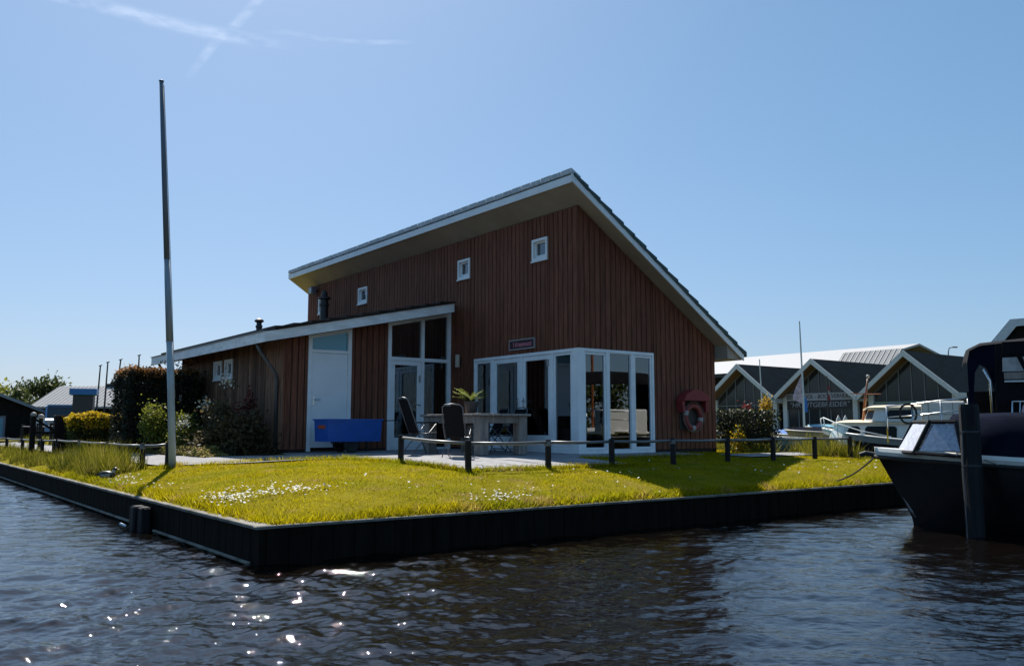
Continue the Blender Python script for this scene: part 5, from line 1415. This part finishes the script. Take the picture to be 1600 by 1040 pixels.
# ------------------------------------------------------------------ left background
ds = thing('dark_shed', 'dark boarded gable-ended shed with one pale framed window at the left edge', 'shed', spot(-80, 44, .78), R(33)); ds.scale = (1, 1, .82)
MB().prism([(-4.2, 0), (4.0, 0), (4.0, 1.75), (0, 3.75), (-4.2, 1.65)], 'y', 0, 7).build('wall', M['dark_board'], ds)
MB().prism([(-4.6, 1.55), (0, 3.85), (4.5, 1.6), (4.5, 1.75), (0, 4.02), (-4.6, 1.7)], 'y', -.35, 7.2).build('roof', M['roofing'], ds)
MB().prism([(0, 3.80), (4.55, 1.52), (4.55, 1.72), (0, 4.0)], 'y', -.42, -.352).build('bargeboard', M['mullion'], ds)
wf = MB()
for a, b, c_, d_ in ((.9, 2.6, .05, .15), (.9, 2.6, 1.35, 1.45), (.9, 1.0, .15, 1.35), (2.5, 2.6, .15, 1.35), (1.7, 1.8, .15, 1.35)): wf.box(a, b, -.06, -.005, c_, d_)
wfo = wf.build('window', M['lamp_grey'], ds)
MB().box(1.0, 1.7, -.03, -.02, .15, 1.35).box(1.8, 2.5, -.03, -.02, .15, 1.35).build('pane', M['glass_blue'], wfo)
MB().bbox(-1.0, 1.3, 3.0, 4.5, 3.2, 4.4, .02).build('roof_box', M['zinc'], ds)
bg_ = thing('grey_roofed_bungalow', 'long bungalow with pale grey ribbed roof and small windows', 'house', spot(60, 60, .78), R(-4))
MB().prism([(0, 0), (6, 0), (6, 2.0), (3, 3.35), (0, 2.0)], 'x', 0, 11).xform(Matrix.Translation((0, 0, 0))).build('wall', M['dark_board'], bg_)
MB().box(-.0, 11, -.04, -.005, .75, 1.25).build('pale_band', M['board_white'], bg_)
br = MB().prism([(-.45, 1.88), (3, 3.42), (6.45, 1.88), (6.45, 2.0), (3, 3.55), (-.45, 2.0)], 'x', -.3, 11.3).build('roof', M['standing_seam'], bg_)
sm = MB()
for k in range(38): sm.prism([(-.44, 1.99), (2.98, 3.53), (2.98, 3.565), (-.44, 2.03)], 'x', -.25 + k * .3, -.2 + k * .3)
stuff(sm.build('roof_ribs', M['standing_seam'], br))
MB().box(3.3, 11.3, 2.8, 3.1, 3.5, 3.72).build('ridge_duct', M['metal_dark'], br)
for x in (1.6, 2.3, 3.0, 6.5):
    w_ = MB().box(x, x + .6, -.07, -.042, 1.3, 1.85).build('window', M['board_white'], bg_)
    MB().box(x + .06, x + .54, -.08, -.071, 1.36, 1.79).build('pane', M['far_pane'], w_)
kk = thing('blue_topped_kiosk', 'dark narrow kiosk with bright blue lid above the yellow hedge', 'kiosk', spot(133, 40, .78), R(20))
MB().bbox(-.42, .42, -.42, .42, 0, 2.05, .02).build('body', M['kiosk'], kk)
MB().bbox(-.56, .56, -.56, .56, 2.05, 2.34, .02).build('lid', M['blue_lid'], kk)
MB().box(-.45, -.421, -.2, .2, .9, 1.7).build('panel', M['zinc'], kk)
vn = thing('small_van', 'small white and blue van parked left of the yellow hedge', 'van', spot(101, 46, .78), R(-62))
MB().prism([(-1.7, .35), (1.75, .35), (1.75, .95), (1.45, 1.08), (.95, 1.68), (-1.65, 1.72), (-1.75, 1.0)], 'y', -.8, .8).build('body', M['van_blue'], vn)
MB().prism([(1.49, 1.06), (.99, 1.66), (.97, 1.66), (1.46, 1.06)], 'y', -.72, .72).build('windscreen', M['far_pane'], vn)
for sg_ in (-1, 1):
    MB().prism([(.2, 1.05), (1.3, 1.05), (.88, 1.6), (.2, 1.6)], 'y', sg_ * .80, sg_ * .815).build('side_window', M['far_pane'], vn)
    for x in (-1.1, 1.1): MB().loft([[(x + r_ * math.cos(a), sg_ * (.72 + d_), .31 + r_ * math.sin(a)) for a in np.linspace(0, 6.283, 14, endpoint=False)] for r_, d_ in ((.3, 0), (.31, .05), (.31, .1), (.16, .1))], True, True).build('wheel', M['rubber'], vn)
    MB().box(1.752, 1.77, sg_ * .45, sg_ * .7, .75, .9).build('headlight', M['white_band'], vn)
MB().bbox(-1.6, .85, -.74, .74, 1.725, 1.78, .02).build('roof_top', M['van_white'], vn)
for i, (px, d, hgt, lx, lab) in enumerate(((153.5, 52, 4.55, .17, 'leftmost of the thin leaning masts right of the blue-topped kiosk'), (165.5, 52, 4.75, .12, 'middle thin leaning mast right of the blue-topped kiosk'), (181.5, 50, 4.75, .38, 'most slanted thin mast close to the tall dark hedge'), (215.5, 50, 5.0, .02, 'thin mast rising from behind the tall dark hedge'))):
    o = thing('boat_mast', lab, 'mast', spot(px - lx * 12, d, .5), 0, 'thin boat masts on the left')
    MB().tube([(0, 0, 0), (lx * .5, 0, hgt * .5), (lx, 0, hgt)], [.06, .055, .04], 8).build('spar', M['metal_dark'], o)
    MB().tube([(lx - .09, 0, hgt - .02), (lx + .1, 0, hgt + .03)], .03, 6).build('mast_head', M['metal_dark'], o)

def tree(label, loc, hgt, rad, seed, m='green_leaf', n=3500, size=.22, group='trees in the distance'):
    r_ = np.random.default_rng(seed)
    o = thing('tree', label, 'tree', loc, 0, group)
    tr = MB().tube([(0, 0, -.2), (.05, .02, hgt * .4), (.0, .1, hgt * .85)], [.035 * hgt, .025 * hgt, .006 * hgt], 8)
    lob = []
    for k in range(13):
        a = r_.random() * 6.28; z = hgt * (.42 + .5 * r_.random()); d = rad * (.25 + .6 * r_.random()) * (1.15 - .6 * abs(z / hgt - .6) / .4)
        l = np.array([d * math.cos(a), d * math.sin(a), z]); lob.append(l)
        tr.tube([(.02, .02, z * .6), tuple(l * np.array([.5, .5, .92])), tuple(l)], [.012 * hgt, .007 * hgt, .002 * hgt], 5)
    tr.build('trunk', M['bark'], o)
    lob = np.array(lob); i = r_.integers(0, len(lob), n)
    p = lob[i] + r_.normal(size=(n, 3)) * rad * np.array([.2, .2, .15])
    link('crown', np_mesh('crown', leaves(p, size, r_), 4, M[m]), o)
    return o
tree('round tree rising behind the left end of the grey-roofed bungalow', spot(76, 72, .78), 4.7, 2.4, 41, n=2600, size=.3)
tree('low tree between the dark shed and the bungalow gable', spot(38, 68, .78), 3.6, 1.5, 42, n=1400, size=.26)
tree('pale green tree cut by the left picture edge above the dark shed', spot(-8, 76, .78), 5.4, 2.1, 43, 'light_leaf', n=1500, size=.28)
tree('tree tops showing over the long pale hall roof', spot(1203, 150, .78), 12.6, 3.6, 44, n=1600, size=.5)
# the opposite shore, seen only as reflections in the panes
def far_wood(name, label, spots, seed):
    r_ = np.random.default_rng(seed); P_ = []
    for x, y, h_ in spots:
        lob = r_.normal(size=(10, 3)) * np.array([h_ * .35, h_ * .35, h_ * .2]) + np.array([x, y, h_ * .55])
        q = lob[r_.integers(0, 10, 1500)] + r_.normal(size=(1500, 3)) * h_ * .11
        q[:, 2] = np.maximum(q[:, 2], .5); P_.append(q)
    stuff(tag(link(name, np_mesh(name, leaves(np.concatenate(P_), .6, r_), 4, M['green_leaf'])), label, 'trees'))
far_wood('far_shore_trees', 'leafy trees on the far shore mirrored in the corner glazing', [(62, -6, 5), (70, 4, 6), (75, 14, 5.5), (66, -18, 5), (85, -30, 7), (80, 24, 6)], 60)
far_wood('left_shore_trees', 'leafy trees on the left shore mirrored in the glass doors', [(-78, 22, 8), (-82, 34, 9), (-80, 8, 8), (-84, -8, 9), (-78, 46, 9)], 70)
sb = thing('white_sailing_boat', 'white sailing boat moored beyond the right edge, mirrored in the corner glazing', 'boat', (13.5, 14.2, 0), R(15))
hb, hf4, sh4 = hull(8, 2.5, 1.15, .9, rake=.9, fine=.5); hb.build('hull', M['hull_white'], sb, smooth=True)
MB().bbox(2.4, 5.2, -.7, .7, .85, 1.35, .1).build('cabin', M['hull_white'], sb)
for x, h_ in ((3.0, 8.5), (6.6, 5.5)): MB().tube([(x, 0, .9), (x, 0, h_)], .055, 8).build('mast', M['varnish'], sb)
MB().tube([(3, 0, 1.9), (6.2, 0, 1.8)], .08, 8).build('furled_sail', M['banner_white'], sb)

# ------------------------------------------------------------------ vapour trails high in the sky
def contrail_mat(name, dens):
    m = bpy.data.materials.new(name); m.use_nodes = True
    nt = m.node_tree; N = nt.nodes; L = nt.links; N.remove(N['Principled BSDF'])
    uv = N.new('ShaderNodeUVMap'); sp = N.new('ShaderNodeSeparateXYZ'); L.new(uv.outputs[0], sp.inputs[0])
    def mth(op, a, b=None):
        n_ = N.new('ShaderNodeMath'); n_.operation = op; n_.use_clamp = op == 'MULTIPLY'
        for i, q in enumerate((a, b)):
            if q is None: continue
            if isinstance(q, (int, float)): n_.inputs[i].default_value = q
            else: L.new(q, n_.inputs[i])
        return n_.outputs[0]
    v = mth('SUBTRACT', 1.0, mth('ABSOLUTE', mth('SUBTRACT', mth('MULTIPLY', sp.outputs[1], 2.0), 1.0)))
    vv = N.new('ShaderNodeMath'); vv.operation = 'ABSOLUTE'
    a = N.new('ShaderNodeMath'); a.operation = 'MULTIPLY_ADD'; a.inputs[1].default_value = 2.0; a.inputs[2].default_value = -1.0; L.new(sp.outputs[1], a.inputs[0])
    L.new(a.outputs[0], vv.inputs[0])
    edge = N.new('ShaderNodeMapRange'); edge.interpolation_type = 'SMOOTHERSTEP'; edge.inputs['From Min'].default_value = 1.0; edge.inputs['From Max'].default_value = 0.1; L.new(vv.outputs[0], edge.inputs['Value'])
    b = N.new('ShaderNodeMath'); b.operation = 'MULTIPLY_ADD'; b.inputs[1].default_value = 2.0; b.inputs[2].default_value = -1.0; L.new(sp.outputs[0], b.inputs[0])
    bb = N.new('ShaderNodeMath'); bb.operation = 'ABSOLUTE'; L.new(b.outputs[0], bb.inputs[0])
    ends = N.new('ShaderNodeMapRange'); ends.interpolation_type = 'SMOOTHSTEP'; ends.inputs['From Min'].default_value = 1.0; ends.inputs['From Max'].default_value = 0.45; L.new(bb.outputs[0], ends.inputs['Value'])
    tc = N.new('ShaderNodeTexCoord'); nz = N.new('ShaderNodeTexNoise'); nz.inputs['Scale'].default_value = .006; nz.inputs['Detail'].default_value = 6; L.new(tc.outputs['Object'], nz.inputs['Vector'])
    nr_ = N.new('ShaderNodeMapRange'); nr_.inputs['From Min'].default_value = .32; nr_.inputs['From Max'].default_value = .7; L.new(nz.outputs[0], nr_.inputs['Value'])
    f = mth('MULTIPLY', mth('MULTIPLY', edge.outputs[0], ends.outputs[0]), mth('MULTIPLY', nr_.outputs[0], dens))
    tr = N.new('ShaderNodeBsdfTransparent'); d = N.new('ShaderNodeBsdfTranslucent'); d.inputs['Color'].default_value = (.9, .9, .92, 1)
    mx = N.new('ShaderNodeMixShader'); L.new(f, mx.inputs[0]); L.new(tr.outputs[0], mx.inputs[1]); L.new(d.outputs[0], mx.inputs[2]); L.new(mx.outputs[0], N['Material Output'].inputs['Surface'])
    return m
def sky_pt(px, py, z):
    th = R(6.217); x = (px - 800) / 1358; c = (520 - py) / 1358
    d = Vector((x, math.cos(th) - c * math.sin(th), math.sin(th) + c * math.cos(th))); k = (z - 1.35) / d.z
    return d * k + Vector((0, 0, 1.35))
def contrail(name, label, line, widths, dens, z=2600):
    pts = [sky_pt(a, b, z) for a, b in line]
    mb = MB(); n = len(pts); L_ = []; Rr = []
    for i, p in enumerate(pts):
        d = (pts[min(i + 1, n - 1)] - pts[max(i - 1, 0)]).normalized(); s_ = Vector((-d.y, d.x, 0)) * widths[i]
        L_.append(p + s_); Rr.append(p - s_)
    me = bpy.data.meshes.new(name); me.from_pydata([tuple(p) for p in L_ + Rr], [], [(i, i + 1, n + i + 1, n + i) for i in range(n - 1)])
    uvl = me.uv_layers.new(name='UVMap')
    for poly in me.polygons:
        for li in poly.loop_indices:
            vi = me.loops[li].vertex_index; uvl.data[li].uv = ((vi % n) / (n - 1), 0.0 if vi < n else 1.0)
    me.materials.append(contrail_mat(name, dens))
    o = link(name, me); tag(o, label, 'vapour trail', None, 'structure')
    o.visible_shadow = True
    return o
contrail('vapour_trail', 'broad pale vapour trail across the upper left sky', [(-60, -45), (60, -12), (180, 15), (290, 43), (390, 62), (470, 74)], [90, 120, 150, 170, 160, 120], .13)
contrail('crossing_vapour_trail', 'narrow vapour trail crossing the broad one', [(430, -45), (402, 2), (368, 40), (335, 68), (310, 100), (290, 132)], [45, 55, 58, 55, 58, 50], .09)
contrail('faint_vapour_trail', 'faint thin wisp right of the crossing trails', [(395, 52), (450, 50), (510, 62), (570, 67), (620, 66), (660, 66)], [60, 60, 60, 60, 55, 40], .07)
